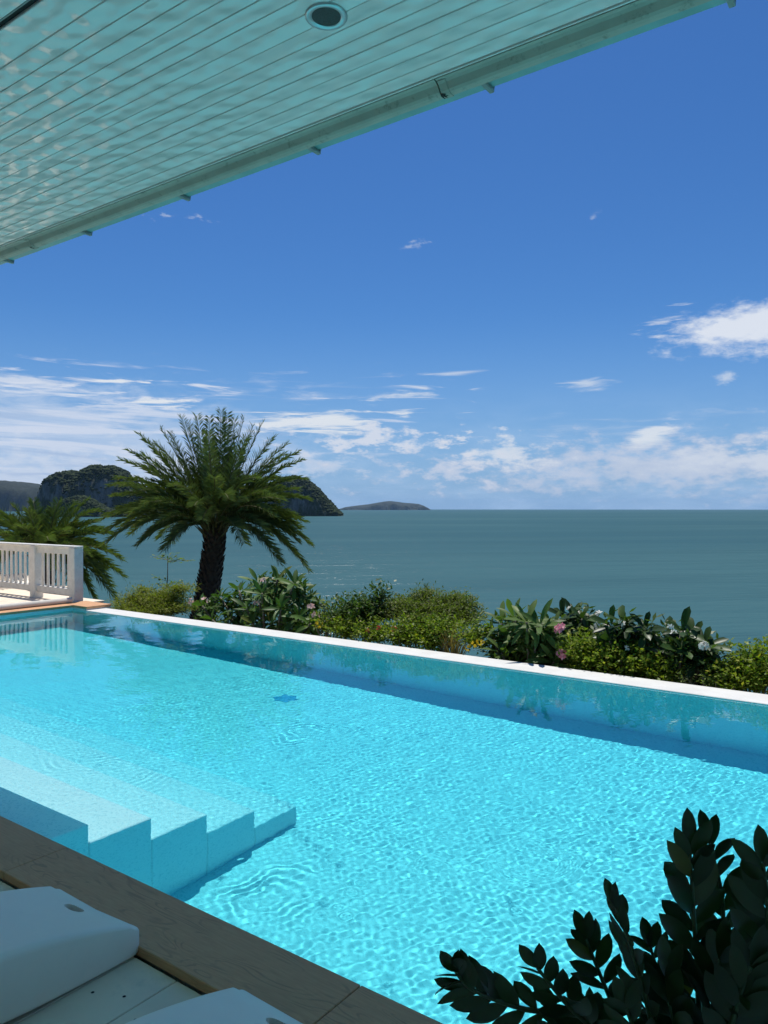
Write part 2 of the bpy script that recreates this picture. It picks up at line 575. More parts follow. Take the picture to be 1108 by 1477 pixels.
def rock_mat(name, scale, green=(0.018, 0.032, 0.011), green2=(0.038, 0.055, 0.018), rock=(0.22, 0.21, 0.195)):
    m, t, p, b = new_mat(name)
    g = node(t, 'ShaderNodeNewGeometry')
    geo = g.outputs['Position']
    sp = node(t, 'ShaderNodeSeparateXYZ'); t.links.new(g.outputs['Normal'], sp.inputs[0])
    n1 = b.noise(b.mapping(geo, (1, 1, 0.45)), 0.035 * scale, 6, 0.62)
    n2 = b.noise(geo, 0.16 * scale, 5, 0.65)
    n3 = b.noise(b.mapping(geo, (1, 1, 0.25)), 0.09 * scale, 5, 0.7)
    gc = b.mix(b.smooth(n2, 0.35, 0.65), green, green2)
    rc = b.mix(b.smooth(n3, 0.35, 0.65), tuple(x * 0.45 for x in rock), rock)
    steep = b.smooth(sp.outputs[2], 0.25, 0.62, 1, 0)
    f = b.math('MULTIPLY', steep, b.smooth(n1, 0.43, 0.55), 0, True)
    t.links.new(b.mix(f, gc, rc), p.inputs['Base Color'])
    p.inputs['Roughness'].default_value = 0.95
    bump(t, p, b.math('ADD', n2, n3), 1.0, 6.0)
    return m


M['karst'] = rock_mat('karst_rock', 1.0)
M['far_rock'] = rock_mat('far_island_rock', 0.35, (0.008, 0.014, 0.008), (0.016, 0.024, 0.012), (0.05, 0.05, 0.05))
M['canopy'] = leaf_mat('hill_canopy', (0.016, 0.028, 0.010), (0.042, 0.06, 0.018), 0.9, 0.03)

# plants
M['palm'] = leaf_mat('palm_leaflet', (0.10, 0.14, 0.045), (0.23, 0.27, 0.11), 0.4, 0.22, (0.18, 0.16, 0.05), 0.06)
M['palm_dark'] = leaf_mat('young_palm_leaflet', (0.10, 0.145, 0.05), (0.21, 0.26, 0.10), 0.42, 0.28, (0.2, 0.18, 0.06), 0.08)
M['rachis'] = paint('palm_rachis', (0.13, 0.13, 0.05), 0.6, 0.2, 6, 0.1)
M['trunk'] = paint('palm_trunk', (0.07, 0.052, 0.038), 0.9, 0.35, 9, 0.5)
M['bark'] = paint('grey_bark', (0.16, 0.14, 0.11), 0.85, 0.2, 14, 0.4)
M['plum'] = leaf_mat('plumeria_leaf', (0.05, 0.105, 0.024), (0.10, 0.18, 0.04), 0.45, 0.2, (0.2, 0.2, 0.05), 0.05, 'object')
M['plum_light'] = leaf_mat('grey_green_leaf', (0.075, 0.13, 0.035), (0.14, 0.205, 0.055), 0.45, 0.22, (0.2, 0.22, 0.06), 0.05, 'object')
M['plum_dark'] = leaf_mat('dark_glossy_leaf', (0.020, 0.045, 0.015), (0.055, 0.10, 0.024), 0.35, 0.14, None, 0, 'object')
M['feather'] = leaf_mat('feathery_leaf', (0.12, 0.145, 0.025), (0.26, 0.27, 0.055), 0.6, 0.3)
M['fine'] = leaf_mat('fine_leaf', (0.085, 0.115, 0.03), (0.20, 0.225, 0.065), 0.5, 0.3)
M['lime'] = leaf_mat('lime_leaf', (0.09, 0.145, 0.02), (0.25, 0.30, 0.04), 0.45, 0.3, (0.42, 0.38, 0.05), 0.12)
M['sapling'] = leaf_mat('sapling_leaf', (0.14, 0.19, 0.06), (0.24, 0.28, 0.10), 0.5, 0.35)
M['vine'] = leaf_mat('vine_leaf', (0.045, 0.085, 0.02), (0.10, 0.15, 0.04), 0.4, 0.25)
M['straw'] = leaf_mat('straw_blade', (0.22, 0.15, 0.055), (0.36, 0.26, 0.11), 0.7, 0.25)
M['zz'] = leaf_mat('waxy_leaflet', (0.014, 0.030, 0.010), (0.030, 0.055, 0.014), 0.3, 0.10, (0.16, 0.13, 0.02), 0.05, 'object')
M['zz_stem'] = paint('waxy_stem', (0.05, 0.08, 0.03), 0.35, 0.2, 20, 0.05)
M['pot'] = paint('charcoal_pot', (0.06, 0.06, 0.06), 0.6, 0.1, 8, 0.1)
M['pink'] = leaf_mat('pink_petal', (0.70, 0.20, 0.30), (0.85, 0.45, 0.50), 0.5, 0.3, through=(1, 1, 1))
M['palepink'] = leaf_mat('pale_pink_petal', (0.75, 0.42, 0.40), (0.85, 0.65, 0.58), 0.5, 0.3, through=(1, 1, 1))
M['white_petal'] = leaf_mat('white_petal', (0.78, 0.78, 0.72), (0.85, 0.84, 0.76), 0.5, 0.3, through=(1, 1, 1))
M['yellow_petal'] = leaf_mat('yellow_petal', (0.75, 0.50, 0.02), (0.85, 0.65, 0.05), 0.5, 0.3, through=(1, 1, 1))
M['red_petal'] = leaf_mat('red_petal', (0.40, 0.03, 0.03), (0.55, 0.06, 0.06), 0.5, 0.3, through=(1, 1, 1))

# ------------------------------------------------------------------ numeric noise for terrain
def vnoise(x, y, seed=0):
    rng = np.random.default_rng(seed)
    g = rng.random((256, 256))
    xi, yi = np.floor(x).astype(int), np.floor(y).astype(int)
    fx, fy = x - xi, y - yi
    fx, fy = fx * fx * (3 - 2 * fx), fy * fy * (3 - 2 * fy)
    a = g[xi % 256, yi % 256]; b_ = g[(xi + 1) % 256, yi % 256]
    c_ = g[xi % 256, (yi + 1) % 256]; d_ = g[(xi + 1) % 256, (yi + 1) % 256]
    return (a * (1 - fx) + b_ * fx) * (1 - fy) + (c_ * (1 - fx) + d_ * fx) * fy


def fbm(x, y, seed=0, octv=5, gain=0.5):
    s, a, tot = 0, 1.0, 0
    for k in range(octv):
        s = s + a * vnoise(x * 2 ** k, y * 2 ** k, seed + k); tot += a; a *= gain
    return s / tot - 0.5


def grid_faces(nx, ny):
    idx = np.arange(nx * ny).reshape(ny, nx)
    return np.stack([idx[:-1, :-1], idx[:-1, 1:], idx[1:, 1:], idx[1:, :-1]], -1).reshape(-1, 4)


# ------------------------------------------------------------------ sea, ground, islands
Z_SEA = -12.4
o = mobj('sea', mesh_np('sea', [(-18000, -18000, Z_SEA), (18000, -18000, Z_SEA), (18000, 18000, Z_SEA), (-18000, 18000, Z_SEA)], [(0, 1, 2, 3)]), M['sea'])
tag(o, kind='structure')

gx = np.concatenate([np.linspace(-90, -14, 40), np.linspace(-13, 11, 60), np.linspace(12, 90, 40)])
gy = np.concatenate([np.linspace(-90, 1.6, 40), [1.75, 7.40, 7.44], np.linspace(7.6, 60, 110)])
GX, GY = np.meshgrid(gx, gy)
GZ = np.full_like(GX, -0.45)
in_pool = (GY > 1.7) & (GY < 7.42) & (GX > -12.6) & (GX < 10)
GZ = np.where(in_pool, -2.6, GZ)
s = np.clip(GY - 7.43, 0, None)
slope = -0.75 - 0.10 * s - 0.55 * np.clip(s - 3.5, 0, None)
GZ = np.where(GY > 7.42, np.maximum(slope, -16), GZ) + np.where(GY > 9, 0.5 * fbm(GX * 0.3 + 50, GY * 0.3 + 50, 3), 0)
o = mobj('ground', mesh_np('ground', np.stack([GX, GY, GZ], -1), grid_faces(len(gx), len(gy)), True), M['soil'])
tag(o, kind='structure')

RT, FW = np.array([CS, SN, 0.0]), np.array([-SN, CS, 0.0])


def hill(name, sil, d, depth, mat, rough=1.0, seed=0, canopy=0, blob=3.0, nx=170, ny=70):
    px = np.array([p[0] for p in sil], float); py = np.array([p[1] for p in sil], float)
    L = (px - CX) / F * d
    H = EYE + (HY - py) / F * d - Z_SEA
    l = np.linspace(L[0], L[-1], nx)
    w = np.linspace(-1, 1, ny)
    LL, WW = np.meshgrid(l, w)
    size = (L[-1] - L[0])
    h = np.interp(LL, L, H)
    n1 = fbm(LL / size * 9 + 20, WW * 3.2 + 20, seed, 6, 0.55)
    n2 = fbm(LL / size * 34 + 70, WW * 11 + 5, seed + 9, 4, 0.6)
    wd = WW + 0.55 * n1
    prof = np.clip(1 - np.abs(wd) ** 3.2, 0, None) ** 0.42
    z = h * prof * (1 + 0.0 * n1) + rough * h.max() * (0.16 * n1 + 0.055 * n2) * np.sqrt(np.clip(prof, 0, 1)) * (h / h.max())
    base = Z_SEA - 1.5
    rim = (np.abs(WW) > 0.985)
    z = np.where(rim, -1.0, z)
    P = LL[..., None] * RT + (d + depth + WW * depth)[..., None] * FW
    P = P + (0.05 * depth * n2)[..., None] * FW
    P[..., 2] = base + z
    o = mobj(name, mesh_np(name, P, grid_faces(nx, ny), True), mat)
    tag(o, kind='structure')
    if canopy:
        rng = np.random.default_rng(seed + 77)
        vs, fs = [], []
        oct_v = np.array([(1, 0, 0), (0, 1, 0), (-1, 0, 0), (0, -1, 0), (0, 0, 1), (0, 0, -0.7), (.6, .6, .55), (-.6, .6, .55), (-.6, -.6, .55), (.6, -.6, .55)], float)
        oct_f = [(0, 6, 9), (0, 1, 6), (1, 7, 6), (1, 2, 7), (2, 8, 7), (2, 3, 8), (3, 9, 8), (3, 0, 9), (4, 9, 6), (4, 6, 7), (4, 7, 8), (4, 8, 9), (0, 5, 1), (1, 5, 2), (2, 5, 3), (3, 5, 0)]
        gzx = np.gradient(P[..., 2], axis=1) / max(1e-6, size / nx)
        gzy = np.gradient(P[..., 2], axis=0) / (2 * depth / ny)
        st = np.hypot(gzx, gzy)
        cnt = 0
        for _ in range(canopy * 6):
            i, j = rng.integers(2, ny * 2 // 3), rng.integers(2, nx - 2)
            if z[i, j] < 3 or (st[i, j] > 2.0 and rng.random() < 0.75):
                continue
            r = blob * rng.uniform(0.55, 1.3)
            c0 = P[i, j] + (rng.random() - .5) * size / nx * RT + np.array([0, 0, r * 0.25])
            q = oct_v * r * rng.uniform(0.8, 1.25, (10, 1)) * np.array([1, 1, 0.85]) + c0
            n0 = len(vs) * 10
            vs.append(q); fs += [tuple(a + n0 for a in f) for f in oct_f]
            cnt += 1
            if cnt >= canopy: break
        cobj = mobj('forest_canopy', mesh_np('forest_canopy', np.concatenate(vs), fs, True), M['canopy'], o)
        tag(cobj, kind='stuff')
    return o


hill('karst_hill', [(36, 748), (41, 728), (45, 706), (50, 691), (57, 682), (66, 678), (76, 678), (86, 682), (93, 682), (101, 676), (112, 672), (128, 670), (142, 672), (151, 676), (160, 684), (171, 694), (184, 704), (198, 716), (214, 726), (234, 734), (255, 741), (268, 748)], 1400, 90, M['karst'], 0.9, 1, 2600, 3.4)
hill('headland_hill', [(318, 748), (335, 730), (355, 712), (378, 697), (400, 688), (418, 686), (431, 688), (442, 694), (453, 704), (464, 716), (475, 728), (484, 737), (491, 744), (494, 748)], 1450, 90, M['karst'], 0.7, 5, 2600, 3.2)
hill('wooded_foothill', [(52, 748), (66, 738), (78, 727), (90, 718), (102, 715), (113, 718), (124, 724), (140, 733), (160, 739), (185, 743), (200, 748)], 1290, 40, M['karst'], 0.6, 11, 900, 3.2, 90, 40)
hill('distant_hill', [(-120, 741), (-90, 715), (-60, 700), (-30, 690), (-10, 692), (2, 695), (9, 697), (15, 701), (21, 700), (27, 698), (34, 699), (40, 705), (45, 713), (50, 722), (58, 732), (64, 741)], 4200, 400, M['far_rock'], 0.5, 21)
hill('far_island', [(486, 737), (490, 733.2), (497, 731), (512, 729), (530, 727), (546, 724), (556, 722.5), (563, 722), (572, 723), (585, 724.5), (598, 725.5), (606, 726.5), (614, 729.5), (620, 733), (624, 737)], 9000, 500, M['far_rock'], 0.35, 31)

# ------------------------------------------------------------------ pool
ZF, ZW = -1.5, -0.07                         # floor and water level
X0P, X1P, Y0P, Y1P = -11.65, 9.0, 2.0, 7.13
pool = empty('pool_basin'); tag(pool, kind='structure')
recv = []
recv.append(MB().box((X0P - .3, Y0P - .2, ZF - .2), (X1P + .3, Y1P + .2, ZF)).build('pool_floor', M['plaster'], pool))
recv.append(MB().box((X0P - .34, Y0P - .25, ZF - .15), (X1P + .34, Y0P, -.04)).build('near_wall', M['plaster'], pool))
recv.append(MB().box((X0P - .34, Y0P + .001, ZF - .14), (X0P, Y1P + .02, -.041)).build('end_wall', M['plaster'], pool))
recv.append(MB().box((X1P, Y0P + .001, ZF - .14), (X1P + .34, Y1P - .001, -.041)).build('end_wall', M['plaster'], pool))
ys = [Y0P - .02, 2.36, 2.765, 3.18, 3.59, 4.005]
zs = [-.16, -.41, -.71, -.98, -1.25]
for k in range(5):
    recv.append(MB().box((-9.6, ys[k], ZF - .03 - .004 * k), (-3.7, ys[k + 1], zs[k]), 0.008).build('step', M['plaster'], pool))
# infinity edge
edge = empty('infinity_edge_wall'); tag(edge, kind='structure')
recv.append(MB().box((-11.28, Y1P, -2.7), (X1P + .34, Y1P + .36, -.075)).build('wall_core', M['plaster'], edge))
recv.append(MB().box((-11.285, Y1P - .004, -.0745), (X1P + .34, Y1P + .364, -.058), 0.005).build('white_cap', M['edge_white'], edge))
# small blue floor mosaic: a flower of lozenge tiles
mos = empty('floor_mosaic', (-5.70, 5.98, ZF + .002)); mos.parent = pool
def lozenge(a, b_):
    return MB().add([(0, 0, 0), (a * .5, -b_, 0), (a, 0, 0), (a * .5, b_, 0), (a * .06, 0, .006), (a * .5, -b_ * .9, .006), (a * .96, 0, .006), (a * .5, b_ * .9, .006)],
                    [(4, 5, 6, 7), (0, 1, 5, 4), (1, 2, 6, 5), (2, 3, 7, 6), (3, 0, 4, 7)]).mesh('mosaic_tile')
lz = lozenge(.155, .062); lz.materials.append(M['mosaic'])
for k in range(6):
    q = bpy.data.objects.new('mosaic_tile', lz); link(q, mos); q.rotation_euler = (0, 0, k * math.pi / 3 + .3); recv.append(q)
for q in recv:
    q.cycles.is_caustics_receiver = True

# rippled water surface: real waves, fine near the camera
xs = np.concatenate([np.arange(X0P - .01, -7.0, .024), np.arange(-7.0, -4.4, .0125), np.arange(-4.4, .6, .0085), np.arange(.6, 2.2, .02), np.arange(2.2, X1P + .02, .06)])
yy = np.concatenate([np.arange(Y0P - .01, 4.6, .0085), np.arange(4.6, 5.6, .0125), np.arange(5.6, Y1P + .002, .017), [Y1P + .002]])
WX, WY = np.meshgrid(xs, yy)
rng = np.random.default_rng(12)
WZ = np.zeros_like(WX)
breeze = 0.75 + 1.9 * (fbm(WX * .55 + 9, WY * .55 + 3, 41, 3) + 0.12)
for lam0, lam1, nn, slope_ in ((.034, .054, 36, .0060), (.054, .10, 24, .0044), (.13, .4, 12, .0030), (.7, 1.6, 5, .0015)):
    q = np.zeros_like(WX)
    for k in range(nn):
        lam = rng.uniform(lam0, lam1); a = rng.uniform(0, 2 * math.pi)
        amp = slope_ * lam / (2 * math.pi) * math.sqrt(2.0 / nn)
        q += amp * np.sin(2 * math.pi / lam * (WX * math.cos(a) + WY * math.sin(a)) + rng.uniform(0, 6.28))
    WZ += q * np.clip(breeze, .25, 1.6)
# rings where something touched the surface, and single droplets
for (cx_, cy_, r0, sp, amp, lam) in ((-3.42, 3.50, .24, .20, .00030, .07), (-1.73, 3.70, .14, .10, .00036, .05), (-1.53, 3.31, .15, .08, .00042, .05), (-5.22, 3.58, .3, .25, .00030, .07),
                                     (-1.9, 2.95, .1, .1, .00025, .05), (-5.0, 5.6, .2, .2, .0003, .08), (-.95, 3.0, .12, .1, .0003, .05)):
    rr = np.hypot(WX - cx_, WY - cy_)
    th = np.arctan2(WY - cy_, WX - cx_)
    rr = rr * (1 + .16 * np.sin(2 * th + cx_ * 3) + .09 * np.sin(5 * th)) + .16 * fbm(WX * 4, WY * 4, 60, 2)
    patch = np.clip(.35 + 3.2 * fbm(WX * 3 + 11 * cx_, WY * 3 + 7, 90, 3), 0, 1.3)
    WZ += amp * patch * np.sin(2 * math.pi * rr / lam) * np.exp(-((rr - r0) / sp) ** 2)
dots = [(-2.10, 3.72), (-2.05, 2.37), (-2.08, 2.67), (-2.0, 2.28), (-2.06, 2.58), (-2.03, 2.45)] + [(-3.69 + .12 * k, 4.15 - .03 * k) for k in range(-3, 4)]
dots += [(rng.uniform(-5.5, -.3), rng.uniform(2.2, 5.2)) for _ in range(40)]
for dx, dy in dots:
    i0, i1 = np.searchsorted(xs, [dx - .1, dx + .1]); j0, j1 = np.searchsorted(yy, [dy - .1, dy + .1])
    rr = np.hypot(WX[j0:j1, i0:i1] - dx, WY[j0:j1, i0:i1] - dy)
    s_ = rng.uniform(.011, .02)
    WZ[j0:j1, i0:i1] += .0016 * np.exp(-(rr / s_) ** 2)
edge_damp = np.clip((Y1P - WY) / .05, 0.3, 1) * (1 + .5 * np.clip((WY - 5.6) / 1.2, 0, 1))
WZ = WZ * edge_damp + ZW
water = mobj('pool_water', mesh_np('pool_water', np.stack([WX, WY, WZ], -1), grid_faces(len(xs), len(yy)), True), M['water'])
tag(water, kind='structure')
water.cycles.is_caustics_caster = True
body = MB().box((X0P - .05, Y0P - .05, ZF - .3), (X1P + .05, Y1P + .03, -.0565)).build('water_body', M['water_body'], water)

# coping: long slabs with swirling grain
coping = empty('pool_coping'); tag(coping, kind='structure')
x = -1.566 - 1.76 * 6
while x < 9.3:
    a = max(x, -12.0); e = min(x + 1.76, 9.34)
    q = MB().box((-(e - a) / 2 + .0015, -.15, -.038), ((e - a) / 2 - .0015, .155, 0), .003).build('coping_slab', M['coping'], coping)
    q.location = ((a + e) / 2, 1.855, 0)
    x += 1.76
y = 2.012
while y < 7.1:
    e = min(y + 1.4, 7.13)
    q = MB().box((-(e - y) / 2 + .0015, -.175, -.038), ((e - y) / 2 - .0015, .175, 0), .003).build('coping_slab', M['coping'], coping)
    q.location = (-11.815, (y + e) / 2, 0); q.rotation_euler = (0, 0, R(90))
    y = e
q = MB().box((-.37, -.23, -.038), (.37, .23, 0), .003).build('coping_slab', M['coping'], coping)
q.location = (-11.62, 7.365, 0)
MB().box((-11.98, 7.14, -2.0), (-11.262, 7.59, -.0385)).build('corner_pier', M['edge_white'], coping)

# deck of white boards under the roof
deck = empty('deck'); tag(deck, kind='structure')
MB().box((-14, -2.6, -.25), (6, 1.70, -.068)).build('deck_base', M['dark'], deck)
bm = MB().box((-.1155, -2.14, -.03), (.1155, 2.14, 0), .0025).mesh('board'); bm.materials.append(M['deck'])
sm = MB().lathe([(0, .0012), (.0045, .0012), (.006, 0)], 10).mesh('screw'); sm.materials.append(M['dark'])
k0 = -2.366 + .1175
for k in range(-22, 24):
    q = bpy.data.objects.new('board', bm); link(q, deck); q.location = (k0 + .235 * k, -.445, -.036)
    if -6 < k < 12:
        for sx in (-.06, .045):
            s_ = bpy.data.objects.new('screw', sm); link(s_, q); s_.location = (sx, 1.93 + (.05 if sx > 0 else -.0), .0005)
            s_ = bpy.data.objects.new('screw', sm); link(s_, q); s_.location = (sx, 1.2, .0005)

# side deck beyond the end of the pool
sd = empty('side_deck'); tag(sd, kind='structure')
MB().box((-22, -2.6, -.6), (-12.01, 7.95, -.07)).build('deck_base', M['dark'], sd)
sb = MB().box((-4.95, -.115, -.03), (4.95, .115, 0), .003).mesh('board'); sb.materials.append(M['deck'])
for k in range(24):
    q = bpy.data.objects.new('board', sb); link(q, sd); q.location = (-16.97, 2.55 + .2355 * k - .1, -.032)

MB().box((-22, 7.96, -.6), (-14.7, 9.0, -.033)).build('deck_landing', M['deck'], sd)

# ------------------------------------------------------------------ house: soffit, gutter, downlight, wall
ZC = EYE + 2.15
XA, XB = -30.0, 9.0
house = empty('house', (0, -2.6, 0))
tag(house, 'white veranda roof with planked soffit and grey gutter over the near side of the pool', 'house')
def hpart(mb, name, mat, parent=None, smooth=False):
    q = mb.build(name, mat, parent or house, smooth)
    if parent is None: q.location = (0, 2.6, 0)
    return q
hpart(MB().box((XA, -2.9, -.25), (XB, -2.6, ZC + .05)), 'wall', M['wall'])
hpart(MB().add([(XA, -3.2, 4.6), (XB, -3.2, 4.6), (XB, 3.474, ZC + .04), (XA, 3.474, ZC + .04), (XA, -3.2, 4.612), (XB, -3.2, 4.612), (XB, 3.478, ZC + .052), (XA, 3.478, ZC + .052)],
               [(0, 3, 2, 1), (4, 5, 6, 7), (0, 1, 5, 4), (1, 2, 6, 5), (2, 3, 7, 6), (3, 0, 4, 7)]), 'roof_sheet', M['sheet'])
soff = hpart(MB().box((XA, -2.6, ZC + .02), (XB, 3.16, ZC + .035)), 'soffit_backing', M['ceiling'])
pl0, pitch = 1.971, .0905
pm = MB().box((XA, .0016, 0), (XB, pitch - .0016, .018), .0025).mesh('soffit_plank'); pm.materials.append(M['ceiling'])
prng = random.Random(4)
for k in range(13):
    q = bpy.data.objects.new('soffit_plank', pm); link(q, soff); q.location = (0, pl0 + k * pitch, ZC + prng.uniform(-.0015, .0015))
MB().box((XA, 1.862, ZC - .004), (XB, 1.967, ZC + .018), .003).build('soffit_board', M['ceiling'], soff)
MB().box((XA, 1.708, ZC - .001), (XB, 1.8615, ZC + .018), .003).build('soffit_board', M['ceiling'], soff)
MB().box((XA, 1.676, ZC + .004), (XB, 1.682, ZC + .0185)).build('track_lip', M['metal'], soff)
MB().box((XA, 1.683, ZC + .012), (XB, 1.7075, ZC + .0186)).build('track', M['dark'], soff)
MB().box((XA, -2.599, ZC), (XB, 1.672, ZC + .0184), .003).build('ceiling_panel', M['ceiling'], soff)
# fascia trim next to the planks
hpart(MB().box((XA, 3.157, ZC - .003), (XB, 3.168, ZC + .018), .002), 'trim_bead', M['ceiling'])
# gutter lengths with open joints
prof = [(3.1785, ZC), (3.195, ZC - .003), (3.210, ZC - .012), (3.222, ZC - .026), (3.232, ZC - .038), (3.245, ZC - .046), (3.262, ZC - .05), (3.281, ZC - .049), (3.287, ZC - .043), (3.288, ZC + .036), (3.1785, ZC + .036)]
j1 = on_z(637, 140, ZC - .05).x; j2 = on_z(45, 358, ZC - .05).x
cuts = [XA, j2, j1, j1 + 3.6, XB]
for a, e in zip(cuts[:-1], cuts[1:]):
    gl = hpart(MB().prism_x(prof, a + .004, e - .004), 'gutter_length', M['gutter'], None, False)
for jx in (j1, j2):
    pr2 = [(y_ * 1.0 + (.003 if y_ > 3.25 else -.002), z_ - .004) for y_, z_ in prof[1:9]]
    pr2 = pr2 + [(3.284, ZC - .040), (3.262, ZC - .046), (3.23, ZC - .035), (3.198, ZC - .001)]
    sl = hpart(MB().prism_x(pr2, jx + .006, jx + .05), 'gutter_sleeve', M['gutter'])
    # torn paint flake at the joint
    z_ = ZC - .0545
    fl = MB().add([(jx + .004, 3.235, z_ + .006), (jx + .03, 3.24, z_), (jx + .018, 3.252, z_), (jx + .036, 3.258, z_), (jx + .014, 3.268, z_), (jx + .026, 3.278, z_), (jx - .004, 3.284, z_ + .004), (jx - .006, 3.25, z_ + .004)],
                  [(0, 1, 2, 7), (2, 3, 4, 7), (4, 5, 6, 7)])
    fk = hpart(fl, 'torn_flake', M['dark'])
for (px, py) in ((1055, 8), (708, 131), (460, 221), (273, 288), (133, 339), (20, 379)):
    bx_ = on_z(px, py, ZC + .03).x
    br = MB().box((bx_ - .014, 3.283, ZC + .018), (bx_ + .014, 3.490, ZC + .036), .003)
    br.box((bx_ - .0142, 3.4795, ZC + .0365), (bx_ + .0142, 3.4905, ZC + .07))
    hpart(br, 'gutter_bracket', M['metal'])
# recessed downlight
dl = on_z(459, 18, ZC)
dp = empty('downlight', (dl.x, dl.y + 2.6, ZC - .001)); dp.parent = house
m, t, p, b = new_mat('brushed_ring'); p.inputs['Metallic'].default_value = .85; p.inputs['Base Color'].default_value = (.55, .6, .6, 1); p.inputs['Roughness'].default_value = .35
M['ring'] = m
MB().lathe([(.092, 0), (.092, -.006), (.084, -.009), (.072, -.0085), (.066, -.006), (.063, -.0035)], 48).build('trim_ring', M['ring'], dp, True)
m, t, p, b = new_mat('downlight_lens'); p.inputs['Base Color'].default_value = (.045, .045, .04, 1); p.inputs['Roughness'].default_value = .5
b_v = node(t, 'ShaderNodeTexVoronoi'); b_v.inputs['Scale'].default_value = 220; t.links.new(obj_coord(t), b_v.inputs['Vector'])
bump(t, p, b_v.outputs['Distance'], .5, .003)
M['lens'] = m
MB().lathe([(.066, -.004), (.04, -.0045), (.0, -.005)], 48).build('lens', M['lens'], dp, True)

HROT = Matrix.Rotation(R(.55), 4, 'Z')
anchor = Vector((-6.8, 3.48, 0))
house.location = anchor + HROT @ (Vector((0, -2.6, 0)) - anchor)
house.rotation_euler = (0, 0, R(.55))

# ------------------------------------------------------------------ haze over the sea
hz = MB().box((-17500, -17500, Z_SEA - 2), (17500, 17500, 220)).build('haze', None)
m = bpy.data.materials.new('sea_haze'); m.use_nodes = True
t = m.node_tree; t.nodes.clear()
out = node(t, 'ShaderNodeOutputMaterial')
pv = node(t, 'ShaderNodeVolumePrincipled')
pv.inputs['Color'].default_value = (0.48, 0.72, 1.0, 1)
pv.inputs['Density'].default_value = 2.2e-5
pv.inputs['Anisotropy'].default_value = 0.0
t.links.new(pv.outputs[0], out.inputs['Volume'])
hz.data.materials.append(m)
tag(hz, kind='stuff')

# ------------------------------------------------------------------ balustrade at the end of the pool
YR = 7.5
rail = empty('balustrade', (-12.1, YR, 0))
tag(rail, 'weathered white slatted balustrade at the far left end of the pool', 'balustrade')
XE, XL = -12.05, -19.0
def rpart(mb, name, mat=None, parent=None):
    q = mb.build(name, mat or M['rail'], parent or rail)
    if parent is None: q.location = (12.1, -YR, 0)
    return q
rpart(MB().box((XL, YR - .075, .922), (XE + .02, YR + .075, .955), .006), 'top_rail')
rpart(MB().box((XL, YR - .03, .80), (XE - .171, YR + .03, .9215), .004), 'top_board')
rpart(MB().box((XL, YR - .035, .085), (XE - .171, YR + .035, .20), .004), 'bottom_rail')
pm = MB().box((-.085, -.085, -.04), (.085, .085, .9212), .006).mesh('post'); pm.materials.append(M['rail'])
posts = [XE - .085, -13.42, -15.2, -17.0]
for xp in posts:
    q = bpy.data.objects.new('post', pm); link(q, rail); q.location = (xp + 12.1, 0 if xp == posts[0] else .0, 0)
bl = MB().box((-.033, -.012, .2005), (.04, .012, .7995), .003).mesh('baluster'); bl.materials.append(M['rail'])
for a, e in zip([XL] + posts[:0:-1], posts[:0:-1] + [posts[0]]):
    n = max(2, round((e - a - .17) / .168))
    for k in range(1, n):
        q = bpy.data.objects.new('baluster', bl); link(q, rail)
        q.location = (a + .06 + (e - a - .12) * k / n + 12.1, 0, 0)

# cream roller tube lying along the end coping
t_ = MB().tube([(-11.93, 2.6, .048), (-11.93, 7.28, .048)], .047, 20)
tube = t_.build('pool_cover_roller', M['tube'], None, True)
tag(tube, 'long cream tube lying on the tan coping below the white balustrade', 'tube')

